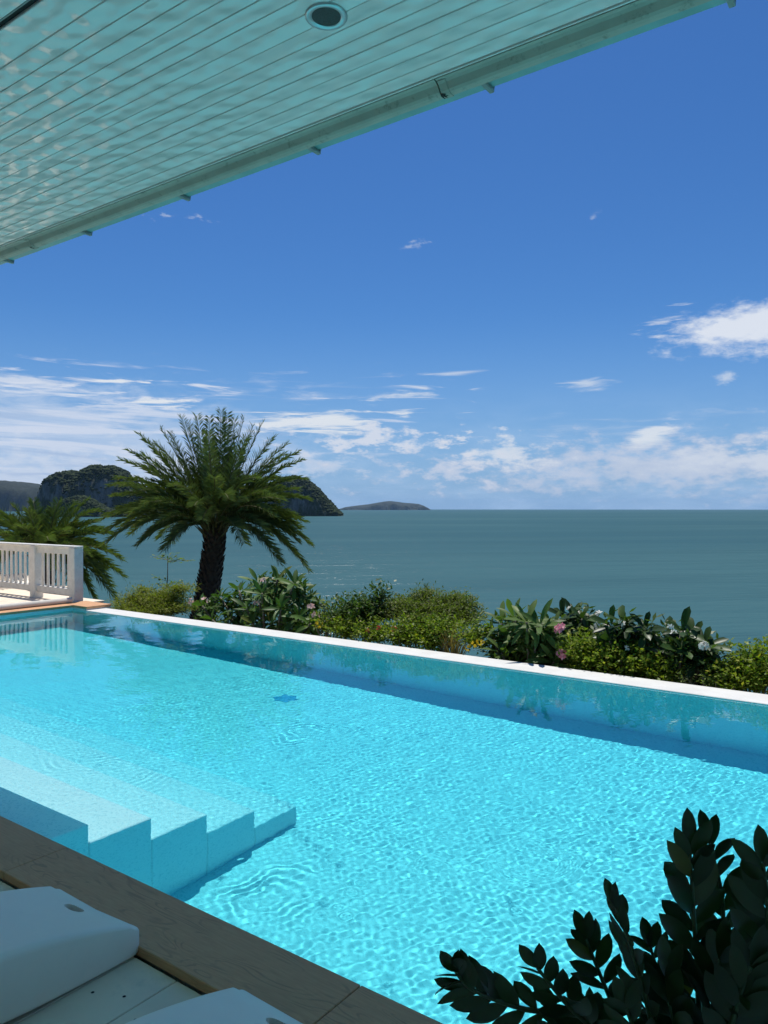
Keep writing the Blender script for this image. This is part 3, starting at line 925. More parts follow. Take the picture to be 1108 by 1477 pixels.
# ------------------------------------------------------------------ sun loungers: rounded white resin slabs
def lounger_mesh():
    st, bo, wd = [], [], []
    key = [(0, .112, -.0), (.06, .135, .0), (.14, .163, .0), (.25, .195, .003), (.42, .238, .010), (.60, .262, .03), (.80, .24, .05), (1.0, .185, .04), (1.2, .14, .02), (1.4, .18, .02), (1.6, .29, .10), (1.75, .40, .21), (1.86, .47, .30)]
    ss = np.linspace(0, 1.86, 40)
    top = np.interp(ss, [k[0] for k in key], [k[1] for k in key]); bot = np.interp(ss, [k[0] for k in key], [k[2] for k in key])
    ker = np.array([.25, .5, .25])
    for _ in range(3):
        top[1:-1] = np.convolve(top, ker, 'valid'); bot[1:-1] = np.convolve(bot, ker, 'valid')
    hw = .262
    n = 36
    vs, fs = [], []
    def ring(s, zt, zb, w, hh):
        out = []
        for k in range(n):
            th = 2 * math.pi * k / n
            c_, s_ = math.cos(th), math.sin(th)
            ex = 14.0
            u = math.copysign(abs(c_) ** (2 / ex), c_); v_ = math.copysign(abs(s_) ** (2 / 12.0), s_)
            zc, hz_ = (zt + zb) / 2, (zt - zb) / 2 * hh
            dip = -.014 * (1 - min(1, abs(u)) ** 2) * (1 if v_ > 0 else 0) * max(0, v_)
            out.append((u * w, -s, zc + v_ * hz_ + dip))
        return out
    rings = []
    caps = [(.0, .0, .3), (.003, .8, .68), (.011, .92, .86), (.026, .98, .96)]
    for e_, wf, hf in caps:
        rings.append(ring(e_, top[0] + .02 * e_, bot[0], hw * max(wf, .3) if e_ == 0 else hw * (1 - (1 - wf) * .25), hf))
    for i, s in enumerate(ss):
        if s < .04 or s > 1.82: continue
        rings.append(ring(s, top[i], bot[i], hw, 1.0))
    for e_, wf, hf in caps[::-1]:
        rings.append(ring(1.86 - e_, top[-1], bot[-1], hw * (1 - (1 - wf) * .25) if e_ else hw * .3, hf))
    for r_ in rings: vs += r_
    m_ = len(rings)
    for i in range(m_ - 1):
        for k in range(n):
            k2 = (k + 1) % n
            fs.append((i * n + k, (i + 1) * n + k, (i + 1) * n + k2, i * n + k2))
    fs.append(tuple(range(n))); fs.append(tuple(range((m_ - 1) * n, m_ * n))[::-1])
    me = bpy.data.meshes.new('lounger_shell')
    me.from_pydata(vs, [], fs)
    me.update()
    return me


def cut_hole(me):
    """carry hole near the foot end, cut right through the slab"""
    a = bpy.data.objects.new('tmp_a', me); link(a)
    cm = MB()
    n = 28
    for z in (-.2, .5):
        cm.v += [(-.0 + .05 * math.copysign(abs(math.cos(2 * math.pi * k / n)) ** .7, math.cos(2 * math.pi * k / n)), -.105 + .023 * math.sin(2 * math.pi * k / n), z) for k in range(n)]
    for k in range(n):
        cm.f.append((k, (k + 1) % n, n + (k + 1) % n, n + k))
    cm.f.append(tuple(range(n))[::-1]); cm.f.append(tuple(range(n, 2 * n)))
    b_ = bpy.data.objects.new('tmp_b', cm.mesh('tmp_b')); link(b_)
    md = a.modifiers.new('h', 'BOOLEAN'); md.object = b_; md.operation = 'DIFFERENCE'; md.solver = 'EXACT'
    bpy.context.view_layer.update()
    dg = bpy.context.evaluated_depsgraph_get()
    res = bpy.data.meshes.new_from_object(a.evaluated_get(dg))
    bpy.data.objects.remove(a); bpy.data.objects.remove(b_)
    return res


lm = cut_hole(lounger_mesh())
lm.name = 'sun_lounger'
lm.materials.append(M['resin'])
lm.polygons.foreach_set('use_smooth', [len(p_.vertices) <= 5 for p_ in lm.polygons])
lm.set_sharp_from_angle(angle=R(50))
spots = [((-2.62, 1.712, -.035), R(1.5), 'white wavy resin sun lounger with an oval hole, further left on the deck'),
         ((-1.545, 1.70, -.035), R(1), 'white resin sun lounger cut off by the bottom edge, nearer the plant'),
         ((-15.35, 8.35, -.032), R(-90), 'white sun lounger seen under the balustrade at the far left')]
for i, (loc, rz, lab) in enumerate(spots):
    q = bpy.data.objects.new('sun_lounger', lm); link(q)
    q.location = loc; q.rotation_euler = (0, 0, rz)
    tag(q, lab, 'sun lounger', 'white sun loungers')

# ------------------------------------------------------------------ leaf shapes shared by the plants
def blade(length, width, n=6, fold=.25, curl=.25, peak=.5, tip=1.0, thick=0.0):
    """leaf along +Y, face up (+Z), folded at the midrib and curling down; peak = where it is widest"""
    vs, fs = [], []
    for i in range(n + 1):
        t_ = i / n
        if t_ < peak: w = math.sin(t_ / peak * math.pi / 2) ** .85
        else: w = math.cos((t_ - peak) / (1 - peak) * math.pi / 2) ** (.55 / tip)
        w = max(w, .06 if i == 0 else .0) * width / 2
        y_ = length * t_; z_ = -curl * length * t_ * t_
        vs += [(-w, y_, z_ + fold * w), (0, y_, z_), (w, y_, z_ + fold * w)]
    for i in range(n):
        a = 3 * i
        fs += [(a, a + 1, a + 4, a + 3), (a + 1, a + 2, a + 5, a + 4)]
    return vs, fs


def blade_mesh(name, mat, **kw):
    vs, fs = blade(**kw)
    me = bpy.data.meshes.new(name); me.from_pydata(vs, [], fs)
    me.polygons.foreach_set('use_smooth', [True] * len(fs)); me.materials.append(mat); me.update()
    return me


def frame(y, z):
    """rotation matrix with +Y along y and +Z as near z as can be"""
    y = Vector(y).normalized(); z = Vector(z)
    x = y.cross(z)
    if x.length < 1e-4: x = y.cross(Vector((.3, .9, .1)))
    x.normalize(); z = x.cross(y)
    return Matrix((x, y, z)).transposed()


def place(me, name, parent, loc, y, z, s=1.0):
    q = bpy.data.objects.new(name, me); link(q, parent)
    q.matrix_local = Matrix.Translation(Vector(loc)) @ frame(y, z).to_4x4() @ Matrix.Diagonal((s, s, s, 1))
    return q


def bez(a, b_, c_, n):
    a, b_, c_ = Vector(a), Vector(b_), Vector(c_)
    return [a * (1 - t_) ** 2 + b_ * 2 * t_ * (1 - t_) + c_ * t_ * t_ for t_ in [i / n for i in range(n + 1)]]


UP = Vector((0, 0, 1))
RTv, FWv = Vector(RT), Vector(FW)

# ------------------------------------------------------------------ palms
def frond(pts, leaf_len, rng, mat, n_leaf=54, bare=.12, width=.017):
    """leaflets of one frond in one mesh, along the rachis polyline pts"""
    mb = MB()
    L = [0.0]
    for p0, p1 in zip(pts[:-1], pts[1:]): L.append(L[-1] + (p1 - p0).length)
    def sample(t_):
        s = t_ * L[-1]
        for i in range(len(L) - 1):
            if s <= L[i + 1] + 1e-9:
                f = (s - L[i]) / max(1e-9, L[i + 1] - L[i])
                return pts[i].lerp(pts[i + 1], f), (pts[i + 1] - pts[i]).normalized()
        return pts[-1], (pts[-1] - pts[-2]).normalized()
    for k in range(n_leaf):
        t_ = bare + (1 - bare) * (k + rng.random() * .6) / n_leaf
        p, tg = sample(min(t_, 1))
        side = tg.cross(UP)
        if side.length < .15: side = tg.cross(FWv)
        side.normalize()
        nrm = side.cross(tg).normalized()
        env = (.5 + .5 * math.sin(math.pi * min(1, max(0, (t_ - bare) / (1 - bare))) ** .75)) * leaf_len
        if t_ < bare + .1: env *= .55
        for sg in (-1, 1):
            ln = env * rng.uniform(.82, 1.12)
            lift = rng.uniform(-.1, .85)
            dr = (side * sg * .85 + tg * rng.uniform(.75, 1.35) + nrm * lift).normalized()
            mid = p + dr * ln * .5
            tip = p + dr * ln + Vector((0, 0, -ln * rng.uniform(.08, .26)))
            wv_ = dr.cross(nrm).normalized()
            wv_ = (wv_ + nrm * rng.uniform(-.5, .5)).normalized() * width * rng.uniform(.8, 1.2)
            mb.add([p, mid + wv_ * .5, tip, mid - wv_ * .5], [(0, 1, 2), (0, 2, 3)])
    return mb


def palm(name, base, crown, r0, r1, tips, leaf_len, mat, label, seed, width=.0105, n_leaf=100, sag=.22, boots=260):
    rng = random.Random(seed)
    root = empty(name, base)
    tag(root, label, 'palm tree')
    base, crown = Vector(base), Vector(crown)
    ax = crown - base
    tr = MB()
    n = 14
    pts = [base + ax * (i / n) + RTv * (.05 * math.sin(i / n * 2.4)) for i in range(n + 1)]
    tr.tube(pts, [r0 + (r1 - r0) * (i / n) - .04 * (i == 0) for i in range(n + 1)], 18)
    q = tr.build('trunk', M['trunk'], root, True); q.location = -base
    bt = MB()
    for k in range(boots):
        t_ = (k + .5) / boots; th = k * 2.399963
        p = base + ax * t_ + RTv * (.05 * math.sin(t_ * 2.4))
        rr = r0 + (r1 - r0) * t_
        od = Vector((math.cos(th), math.sin(th), 0))
        sd_ = Vector((-math.sin(th), math.cos(th), 0))
        a = p + od * (rr - .015)
        ln = rng.uniform(.12, .19); w = rng.uniform(.035, .055)
        tip = a + od * rng.uniform(.05, .10) + UP * ln + sd_ * rng.uniform(-.03, .03)
        m_ = a + od * .055 + UP * ln * .45
        bt.add([a - sd_ * w, a + sd_ * w, m_ + sd_ * w * .8, m_ - sd_ * w * .8, tip, a + UP * ln * .5], [(0, 1, 2, 3), (3, 2, 4), (0, 3, 5), (3, 4, 5), (2, 1, 5), (4, 2, 5)])
    q = bt.build('trunk_scales', M['trunk'], root); q.location = -base
    tag(q, kind='stuff')
    for (tp, sg) in tips:
        tp = Vector(tp)
        d_ = tp - crown
        start = crown + Vector((d_.x, d_.y, 0)).normalized() * r1 * .5 + UP * rng.uniform(-.02, .15)
        ctl = start.lerp(tp, .5) + UP * d_.length * sg
        pts = bez(start, ctl, tp, 12)
        rm = MB().tube(pts, [.020 - .016 * i / 12 for i in range(13)], 5)
        fr = rm.build('frond', M['rachis'], root, True); fr.location = -base
        lf = frond(pts, leaf_len, rng, mat, n_leaf, .14, width).build('leaflets', mat, fr)
    # dry fibre and short stalk stubs at the crown base
    st = MB()
    for k in range(26):
        th = k * 2.399963
        od = Vector((math.cos(th), math.sin(th), 0))
        a = crown + od * r1 * .7 + UP * rng.uniform(-.25, .02)
        st.tube([a, a + od * .12 + UP * .13, a + od * rng.uniform(.2, .3) + UP * rng.uniform(.24, .34)], [.028, .022, .006], 5)
    q = st.build('frond_stubs', M['rachis'], root); q.location = -base
    return root


PD = 16.5
crown = at(309, 766, PD)
pbase = at(291, 905, PD)
rngp = random.Random(8)
tips = []
# silhouette fronds read from the photograph: tip pixel, depth offset, arch
for px, py, dd, sg in ((319, 592, .1, .05), (262, 602, .4, .10), (284, 600, -.5, .08), (340, 604, -.3, .06), (380, 608, .3, .10), (396, 630, -.2, .14),
                       (198, 625, .2, .16), (174, 664, -.3, .22), (170, 690, .5, .24), (163, 716, -.2, .26), (152, 768, .2, .34), (150, 786, -.5, .38), (238, 792, -1.0, .42),
                       (436, 664, .2, .22), (440, 690, -.3, .24), (440, 752, .3, .34), (404, 812, -.7, .42), (444, 822, -.2, .44), (428, 706, -.7, .24), (352, 784, -1.3, .36),
                       (190, 740, -1.0, .3), (225, 640, -.8, .18), (300, 625, -1.0, .16), (355, 632, -.9, .16), (405, 720, -1.2, .28), (250, 700, -1.5, .3), (370, 690, -1.5, .3), (310, 690, -1.6, .34), (225, 705, 1.2, .24), (400, 690, 1.3, .22), (300, 640, 1.2, .12), (350, 650, 1.2, .12), (420, 770, .9, .36), (190, 770, 1.0, .36), (330, 720, -1.7, .38), (280, 730, -1.7, .36), (205, 655, -.6, .2), (410, 655, -.5, .2), (180, 700, -.6, .26), (160, 745, -.4, .32), (215, 770, -.5, .38), (420, 740, -.3, .3), (385, 770, -1.0, .38), (175, 760, .6, .34), (230, 755, -1.2, .36), (395, 745, -1.2, .34), (430, 780, .1, .38), (245, 625, .2, .12), (365, 615, -.2, .1), (302, 602, .3, .06), (210, 635, .3, .14), (232, 618, -.2, .12), (272, 610, .0, .1), (328, 596, .4, .05), (352, 602, .1, .07), (415, 640, .2, .16), (430, 652, -.2, .2), (186, 650, .1, .18), (160, 700, .2, .26), (446, 720, .1, .3), (448, 785, .2, .4), (146, 750, .2, .34), (425, 800, -.3, .42), (200, 785, -.6, .4)):
    tips.append((at(px, py, PD + dd), sg * .95))
for k in range(24):
    th = rngp.uniform(0, 2 * math.pi); e_ = rngp.uniform(-.35, 1.15); L_ = rngp.uniform(1.6, 2.05)
    dv = RTv * math.cos(th) + FWv * math.sin(th)
    tips.append((crown + dv * L_ * math.cos(e_) + UP * L_ * math.sin(e_), (.36 - .22 * max(0, e_)) * rngp.uniform(.8, 1.1)))
palm('date_palm', pbase, crown, .235, .195, tips, .37, M['palm'], 'tall date palm with dark scaly trunk and full feathery crown beyond the pool', 3)

PD2 = 17.2
crown2 = at(62, 800, PD2)
tips = []
for px, py, dd, sg in ((-12, 733, .3, .28), (18, 728, -.3, .22), (48, 722, .4, .16), (85, 722, -.2, .14), (112, 736, .3, .18), (138, 752, -.2, .26), (160, 770, .2, .3), (174, 806, -.2, .38), (178, 832, .2, .42),
                       (166, 866, -.3, .46), (138, 868, .4, .46), (-30, 770, .2, .34), (-40, 800, -.3, .4), (30, 760, -1.0, .24), (95, 765, -1.0, .24), (60, 745, .9, .18), (125, 800, -.9, .34), (5, 790, -1.1, .34), (70, 780, -1.4, .3), (150, 790, .6, .34), (20, 745, .9, .2), (110, 850, -.9, .4), (40, 735, -.5, .2), (130, 770, -.4, .3), (100, 745, .4, .2), (-5, 755, .4, .3), (75, 735, .3, .16), (150, 820, .3, .38), (125, 835, .5, .42), (160, 845, -.3, .44), (10, 770, -.8, .3), (90, 790, -.9, .3)):
    tips.append((at(px, py, PD2 + dd), sg * .75))
for k in range(14):
    th = rngp.uniform(0, 2 * math.pi); e_ = rngp.uniform(-.4, .95); L_ = rngp.uniform(1.3, 1.7)
    dv = RTv * math.cos(th) + FWv * math.sin(th)
    tips.append((crown2 + dv * L_ * math.cos(e_) + UP * L_ * math.sin(e_), (.38 - .2 * max(0, e_)) * rngp.uniform(.8, 1.1)))
palm('young_palm', (crown2.x, crown2.y, -1.1), crown2, .2, .17, tips, .36, M['palm_dark'], 'younger bushy palm partly hidden behind the white balustrade', 9, .0105, 92, .2, 80)

# ------------------------------------------------------------------ frangipani-like shrubs: rosettes of big leaves on forked branches
def petals(mb, c, up, r, rng, n=5):
    up = Vector(up).normalized()
    a = up.cross(Vector((.3, .8, .2))).normalized(); b_ = up.cross(a)
    for k in range(n):
        th = 2 * math.pi * k / n + rng.random()
        d_ = a * math.cos(th) + b_ * math.sin(th); e_ = up.cross(d_)
        mb.add([c, c + d_ * r * .55 + e_ * r * .34 + up * r * .15, c + d_ * r + up * r * .25, c + d_ * r * .55 - e_ * r * .34 + up * r * .15], [(0, 1, 2, 3)])


def flower_cluster(parent, base, c, rad, n, fr, mat, rng, name='flower_cluster'):
    mb = MB()
    for k in range(n):
        d_ = Vector((rng.gauss(0, 1), rng.gauss(-.3, 1), rng.gauss(.4, .8)))
        d_.normalize()
        petals(mb, Vector(c) + d_ * rad * rng.uniform(.4, 1), d_, fr * rng.uniform(.8, 1.15), rng)
    q = mb.build(name, mat, parent); q.location = -Vector(base)
    return q


def foliage(centers, n, ln, wd, rng, flatten=.6, up=.5, layered=0.0, spread=7.0):
    """small leaves clumped on twigs through ellipsoids (centre, radii)"""
    vs, fs = [], []
    vol = np.array([r[0] * r[1] * r[2] for _, r in centers]) ** .67
    cnt = (n * vol / vol.sum()).astype(int)
    for (c_, r_), k in zip(centers, cnt):
        nt_ = max(3, k // 16)
        for _ in range(nt_):
            d_ = rng.normal(size=3); d_ /= np.linalg.norm(d_); d_[2] = d_[2] * .9 + .12
            rad = rng.uniform(.45, 1.0) ** .5 * rng.uniform(.85, 1.12)
            p0 = np.array(c_) + d_ * np.array(r_) * rad
            td = d_ * (1 - layered) + np.array([d_[0] * 1.4, d_[1] * 1.4, rng.uniform(-.1, .25)]) * layered + rng.normal(size=3) * .25 + np.array([0, 0, up])
            td /= np.linalg.norm(td)
            for j in range(k // nt_ + 1):
                s_ = (j / 16.0 - .6) * ln * spread
                p = p0 + td * s_ + rng.normal(size=3) * ln * .22
                q = np.cross(td, rng.normal(size=3)); q /= np.linalg.norm(q) + 1e-9
                ld = td * .55 + q * .85
                ld[2] = ld[2] * flatten + rng.uniform(-.1, .3); ld /= np.linalg.norm(ld)
                sd_ = np.cross(ld, np.array([0, 0, 1.0]) + rng.normal(size=3) * .45); sd_ /= np.linalg.norm(sd_) + 1e-9
                l_ = ln * rng.uniform(.7, 1.25); w_ = wd * rng.uniform(.7, 1.2) / 2
                n0 = len(vs)
                vs += [p, p + ld * l_ * .5 + sd_ * w_, p + ld * l_, p + ld * l_ * .5 - sd_ * w_]
                fs.append((n0, n0 + 1, n0 + 2, n0 + 3))
    return vs, fs


def plumeria(name, base, tips, leaf_meshes, label, seed, n_leaf=15, scale=1.0, flat=0.0, group=None):
    rng = random.Random(seed)
    base = Vector(base)
    root = empty(name, base)
    tag(root, label, 'shrub', group)
    br = MB()
    for tp in tips:
        tp = Vector(tp)
        mid = base.lerp(tp, .55) + Vector((rng.uniform(-.08, .08), rng.uniform(-.08, .08), -.05))
        br.tube(bez(base, mid, tp, 5), [.028, .025, .022, .019, .017, .015], 6)
    q = br.build('branches', M['bark'], root, True); q.location = -base
    nrng = np.random.default_rng(seed)
    cen = []
    for tp in tips:
        c_ = Vector(tp) + Vector((0, .12, -.16))
        cen.append((tuple(c_), (.19, .14, .20)))
    uv_, uf_ = foliage(cen, 200 * len(tips), .10, .042, nrng, .6, .0, .2, 2.2)
    mobj('inner_foliage', mesh_np('inner_foliage', np.array(uv_) - np.array(base), uf_), M['vine'], root)
    for tp in tips:
        tp = Vector(tp)
        ax = Vector(((tp.x - base.x) * .8, (tp.y - base.y) * .8 - .45, .75)) + Vector((rng.uniform(-.35, .35), rng.uniform(-.3, .3), 0)); ax.normalize()
        a = ax.cross(Vector((.2, .9, .1))).normalized(); b_ = ax.cross(a)
        for k in range(n_leaf):
            th = k * 2.399963 + rng.uniform(-.2, .2)
            f = k / n_leaf
            polar = R(28) + R(98 - flat) * f ** .75 + rng.uniform(-.15, .15)
            d_ = (a * math.cos(th) + b_ * math.sin(th)) * math.sin(polar) + ax * math.cos(polar)
            p_ = tp - ax * (.10 * f) + d_ * .015
            z_ = ax * math.sin(polar) - (a * math.cos(th) + b_ * math.sin(th)) * math.cos(polar) + UP * .4
            place(rng.choice(leaf_meshes), 'leaf', root, p_ - base, d_, z_, scale * rng.uniform(.72, 1.08) * (.75 + .25 * math.sin(math.pi * min(1, f * 1.2 + .15))))
    return root


def leafset(mat, L, wd, peak, tip, n=6):
    return [blade_mesh('leaf', mat, length=L, width=wd, n=n, fold=.3, curl=cu, peak=peak, tip=tip) for cu in (.12, .22, .34)]


A_ = leafset(M['plum'], .27, .075, .55, .9)
B_ = leafset(M['plum_light'], .33, .078, .58, .9)
D_ = leafset(M['plum_dark'], .25, .085, .68, 1.6)
rngf = random.Random(21)

# big flowering shrub by the palm trunk
def ptips(pix, y0, sp, seed):
    r_ = random.Random(seed)
    return [on_y(px, py + 7, y0 + r_.uniform(-sp, sp)) for px, py in pix]


pix = [(292, 880), (318, 868), (345, 858), (372, 846), (400, 842), (424, 848), (436, 866), (448, 890), (430, 896), (405, 884), (382, 876), (356, 884), (332, 896), (306, 900), (390, 904), (418, 908), (365, 906), (338, 872), (410, 862), (378, 862), (448, 906)]
bs = on_y(385, 940, 8.25); bs.z = -.85
sh = plumeria('flowering_shrub', bs, ptips([(a_, b_ - 13) for a_, b_ in pix], 8.15, .3, 1), A_, 'broad green shrub with pale pink blossoms to the right of the palm trunk', 31, 14, 1.12)
for px, py, n in ((380, 838, 3), (295, 867, 2), (276, 868, 3), (370, 870, 3), (449, 876, 6), (456, 888, 4)):
    flower_cluster(sh, bs, on_y(px, py, 7.80), .045, n, .05, M['palepink'], rngf)

pix = [(724, 892), (742, 884), (760, 890), (778, 896), (735, 912), (756, 918), (776, 912), (724, 934), (748, 942), (770, 932), (792, 916), (800, 948), (812, 932), (786, 952), (765, 952), (710, 908), (800, 900), (735, 948)]
bs = on_y(765, 985, 7.95); bs.z = -.82
sh = plumeria('flowering_shrub', bs, ptips(pix, 7.9, .22, 2), B_, 'grey-green long-leaved shrub with two pink blossom heads at the middle of the edge', 32, 16, .98)
for px, py, n in ((808, 907, 9), (812, 945, 9)):
    flower_cluster(sh, bs, on_y(px, py, 7.62), .05, n, .045, M['pink'], rngf)

pix = [(812, 884), (826, 880), (840, 886), (852, 896), (820, 902), (846, 910), (832, 918), (858, 915)]
bs = on_y(836, 985, 8.5); bs.z = -.9
sh = plumeria('glossy_shrub', bs, ptips(pix, 8.45, .2, 3), D_, 'small dark glossy shrub with round leaf tips left of its larger twin', 33, 16, .95)
for px, py, n in ((822, 879, 2), (864, 886, 3), (863, 902, 2)):
    flower_cluster(sh, bs, on_y(px, py, 8.2), .03, n, .04, M['white_petal'], rngf)

pix = [(882, 896), (898, 892), (912, 904), (930, 900), (880, 918), (902, 922), (925, 922), (945, 926), (968, 914), (984, 904), (1000, 912), (1016, 922), (962, 934), (985, 932), (1008, 940), (1022, 948), (990, 956), (1010, 966), (965, 952), (945, 945), (1000, 978), (975, 972), (1018, 960)]
bs = on_y(965, 1010, 8.15); bs.z = -.88
sh = plumeria('glossy_shrub', bs, ptips(pix, 8.05, .25, 4), D_, 'wide dark glossy shrub with a white blossom ball on its right side', 34, 13, 1.0)
for px, py, n in ((1015, 932, 16), (896, 898, 2), (967, 904, 3), (972, 913, 2), (904, 935, 2)):
    flower_cluster(sh, bs, on_y(px, py, 7.72), .045 if n > 9 else .025, n, .034, M['white_petal'], rngf)

# ------------------------------------------------------------------ fine-leaved shrubs
def bush(name, base, blobs, n, ln, wd, mat, label, seed, layered=0.0, up=.3, twigs=True, cat='shrub', flatten=.6):
    rng = np.random.default_rng(seed)
    base = Vector(base)
    root = empty(name, base)
    tag(root, label, cat)
    vs, fs = foliage(blobs, n, ln, wd, rng, flatten, up, layered)
    me = mesh_np('foliage', np.array(vs) - np.array(base), fs)
    mobj('foliage', me, mat, root)
    br = MB()
    for c_, r_ in blobs:
        for k in range(4):
            d_ = Vector(rng.normal(size=3)); d_.normalize()
            tp = Vector(c_) + Vector((d_.x * r_[0], d_.y * r_[1], abs(d_.z) * r_[2])) * .85
            br.tube(bez(base, base.lerp(tp, .5) + Vector((0, 0, .08)), tp, 4), [.014, .011, .008, .006, .004], 5)
    br_o = br.build('stems', M['bark'], root); br_o.location = -base
    return root


def blob(px, py, y, rx, ry, rz):
    """ellipsoid centred on a pixel; rx and rz in pixels of the photograph, ry in metres"""
    c_ = on_y(px, py, y)
    d_ = FWv.dot(c_)
    return (tuple(c_), (rx * d_ / F, ry, rz * d_ / F))


b0 = on_y(222, 905, 8.3); b0.z = -.85
bush('feathery_shrub', b0, [blob(195, 868, 8.2, 26, .3, 8), (blob(235, 862, 8.3, 34, .3, 7)), blob(215, 880, 8.1, 45, .35, 8), blob(258, 850, 8.3, 14, .2, 7), blob(250, 876, 8.2, 28, .3, 9), blob(188, 880, 8.1, 24, .3, 7), blob(206, 852, 8.3, 10, .15, 4)],
     20000, .062, .015, M['feather'], 'low feathery yellow-green shrub left of the palm trunk', 51, .95, .0)
# sapling
b0 = on_y(238, 905, 8.6); b0.z = -.88
sp = empty('sapling', b0); tag(sp, 'thin pale sapling with leafy whorls rising left of the palm trunk', 'sapling')
s0, s1_ = on_y(239, 860, 8.6), on_y(242, 806, 8.6)
q = MB().tube([b0, s0, s0.lerp(s1_, .5) + RTv * .015, s1_], [.016, .012, .009, .006], 6).build('stem', M['bark'], sp, True); q.location = -b0
mb = MB(); rng = np.random.default_rng(5)
vs, fs = [], []
for (px, py), (qx, qy) in (((242, 808), (222, 803)), ((242, 810), (266, 805)), ((241, 814), (255, 800)), ((242, 808), (232, 800)), ((240, 838), (222, 832)), ((241, 845), (256, 838)), ((240, 850), (226, 842)), ((242, 812), (246, 798)), ((242, 810), (278, 808))):
    a, e = on_y(px, py, 8.6), on_y(qx, qy, 8.6 + rng.uniform(-.25, .25))
    mb.tube([a, e], [.004, .002], 4)
    for k in range(16):
        p = np.array(a.lerp(e, (k + 2) / 17)) + rng.normal(size=3) * .015
        ld = rng.normal(size=3) * .6 + np.array(e - a) * 2; ld[2] = abs(ld[2]) * .3; ld /= np.linalg.norm(ld)
        sd_ = np.cross(ld, [0, 0, 1.0] + rng.normal(size=3) * .3); sd_ /= np.linalg.norm(sd_)
        l_ = rng.uniform(.06, .10); w_ = .019; n0 = len(vs)
        vs += [p, p + ld * l_ * .6 + sd_ * w_, p + ld * l_, p + ld * l_ * .6 - sd_ * w_]; fs.append((n0, n0 + 1, n0 + 2, n0 + 3))
q = mb.build('twigs', M['bark'], sp); q.location = -b0
q = mobj('leaves', mesh_np('leaves', np.array(vs) - np.array(b0), fs), M['sapling'], sp)

b0 = on_y(625, 945, 8.7); b0.z = -.9
bush('rounded_bush', b0, [blob(600, 872, 8.6, 40, .35, 11), blob(650, 876, 8.6, 36, .35, 11), blob(575, 884, 8.5, 28, .3, 12), blob(620, 888, 8.4, 50, .4, 13), blob(665, 892, 8.5, 26, .3, 11), blob(615, 856, 8.7, 10, .15, 7), blob(655, 864, 8.7, 18, .2, 5), blob(545, 886, 8.4, 20, .25, 10)],
     30000, .048, .017, M['fine'], 'rounded fine-leaved bush rising highest in the middle of the hedge', 52, .75, .05)
b0 = on_y(515, 930, 8.2); b0.z = -.83
bush('climbing_shrub', b0, [blob(505, 884, 8.2, 20, .25, 14), blob(528, 872, 8.25, 14, .2, 9), blob(545, 860, 8.3, 9, .12, 5), blob(553, 854, 8.3, 4, .06, 3), blob(492, 890, 8.1, 12, .2, 12), blob(524, 890, 8.1, 18, .2, 12)],
     4200, .06, .034, M['vine'], 'loose dark leafy climber with arching twigs left of the rounded bush', 53, .1, .4)
b0 = on_y(478, 915, 8.0); b0.z = -.81
q = bush('arching_shrub', b0, [blob(472, 876, 8.0, 8, .1, 4), blob(482, 888, 8.0, 7, .1, 8), blob(468, 900, 7.9, 14, .2, 8), blob(486, 902, 7.9, 14, .2, 8)],
     1100, .05, .026, M['lime'], 'small pale green arching shrub with yellow flowers beside the pink blossoms', 54, .2, .2)
flower_cluster(q, b0, on_y(458, 900, 7.66), .07, 8, .028, M['yellow_petal'], rngf)
b0 = on_y(575, 945, 7.85); b0.z = -.80
q = bush('low_hedge', b0, [blob(500, 908, 7.85, 26, .2, 9), blob(540, 913, 7.85, 28, .2, 10), blob(580, 918, 7.85, 28, .2, 11), blob(620, 922, 7.85, 26, .2, 14), blob(600, 908, 7.95, 30, .2, 10), blob(640, 910, 7.9, 22, .2, 12), blob(682, 918, 7.85, 16, .2, 12)],
     14000, .046, .025, M['lime'], 'low yellow-green hedge along the edge under the rounded bush', 55, .2, .2, True, 'hedge')
for px, py in ((530, 911), (568, 907), (546, 905)):
    flower_cluster(q, b0, on_y(px, py, 7.62), .035, 5, .02, M['red_petal'], rngf)
for px, py in ((686, 930), (693, 926), (676, 934)):
    flower_cluster(q, b0, on_y(px, py, 7.60), .05, 6, .024, M['yellow_petal'], rngf)
b0 = on_y(655, 945, 7.75); b0.z = -.79
gr = empty('grass_tuft', b0); tag(gr, 'dry straw-coloured grass tuft at the foot of the rounded bush', 'grass tuft')
mb = MB(); rg = random.Random(6)
g0 = on_y(655, 938, 7.75)
for k in range(90):
    th = rg.uniform(0, 6.28); sp_ = rg.uniform(.02, .30)
    tip = g0 + Vector((math.cos(th) * sp_, math.sin(th) * sp_ * .7, rg.uniform(.14, .34) * (1.1 - sp_)))
    a = b0.lerp(g0, .7) + Vector((rg.uniform(-.04, .04), rg.uniform(-.03, .03), 0))
    pts = bez(a, a.lerp(tip, .55) + UP * .07, tip, 4)
    w = RTv * .006
    for i in range(4):
        f0, f1 = 1 - i / 4.2, 1 - (i + 1) / 4.2
        mb.add([pts[i] - w * f0, pts[i] + w * f0, pts[i + 1] + w * f1, pts[i + 1] - w * f1], [(0, 1, 2, 3)])
q = mb.build('blades', M['straw'], gr); q.location = -b0
b0 = on_y(895, 985, 7.85); b0.z = -.80
bush('lime_hedge', b0, [blob(838, 944, 7.85, 20, .22, 14), blob(868, 950, 7.85, 26, .22, 14), blob(900, 952, 7.85, 28, .22, 15), blob(932, 962, 7.85, 28, .22, 14), blob(960, 970, 7.85, 16, .2, 12), blob(845, 930, 7.95, 14, .15, 8), blob(915, 942, 7.95, 24, .2, 10), blob(880, 972, 7.8, 40, .2, 10)],
     16000, .048, .026, M['lime'], 'bright yellow-green hedge below the dark glossy shrub', 56, .3, .1, True, 'hedge')
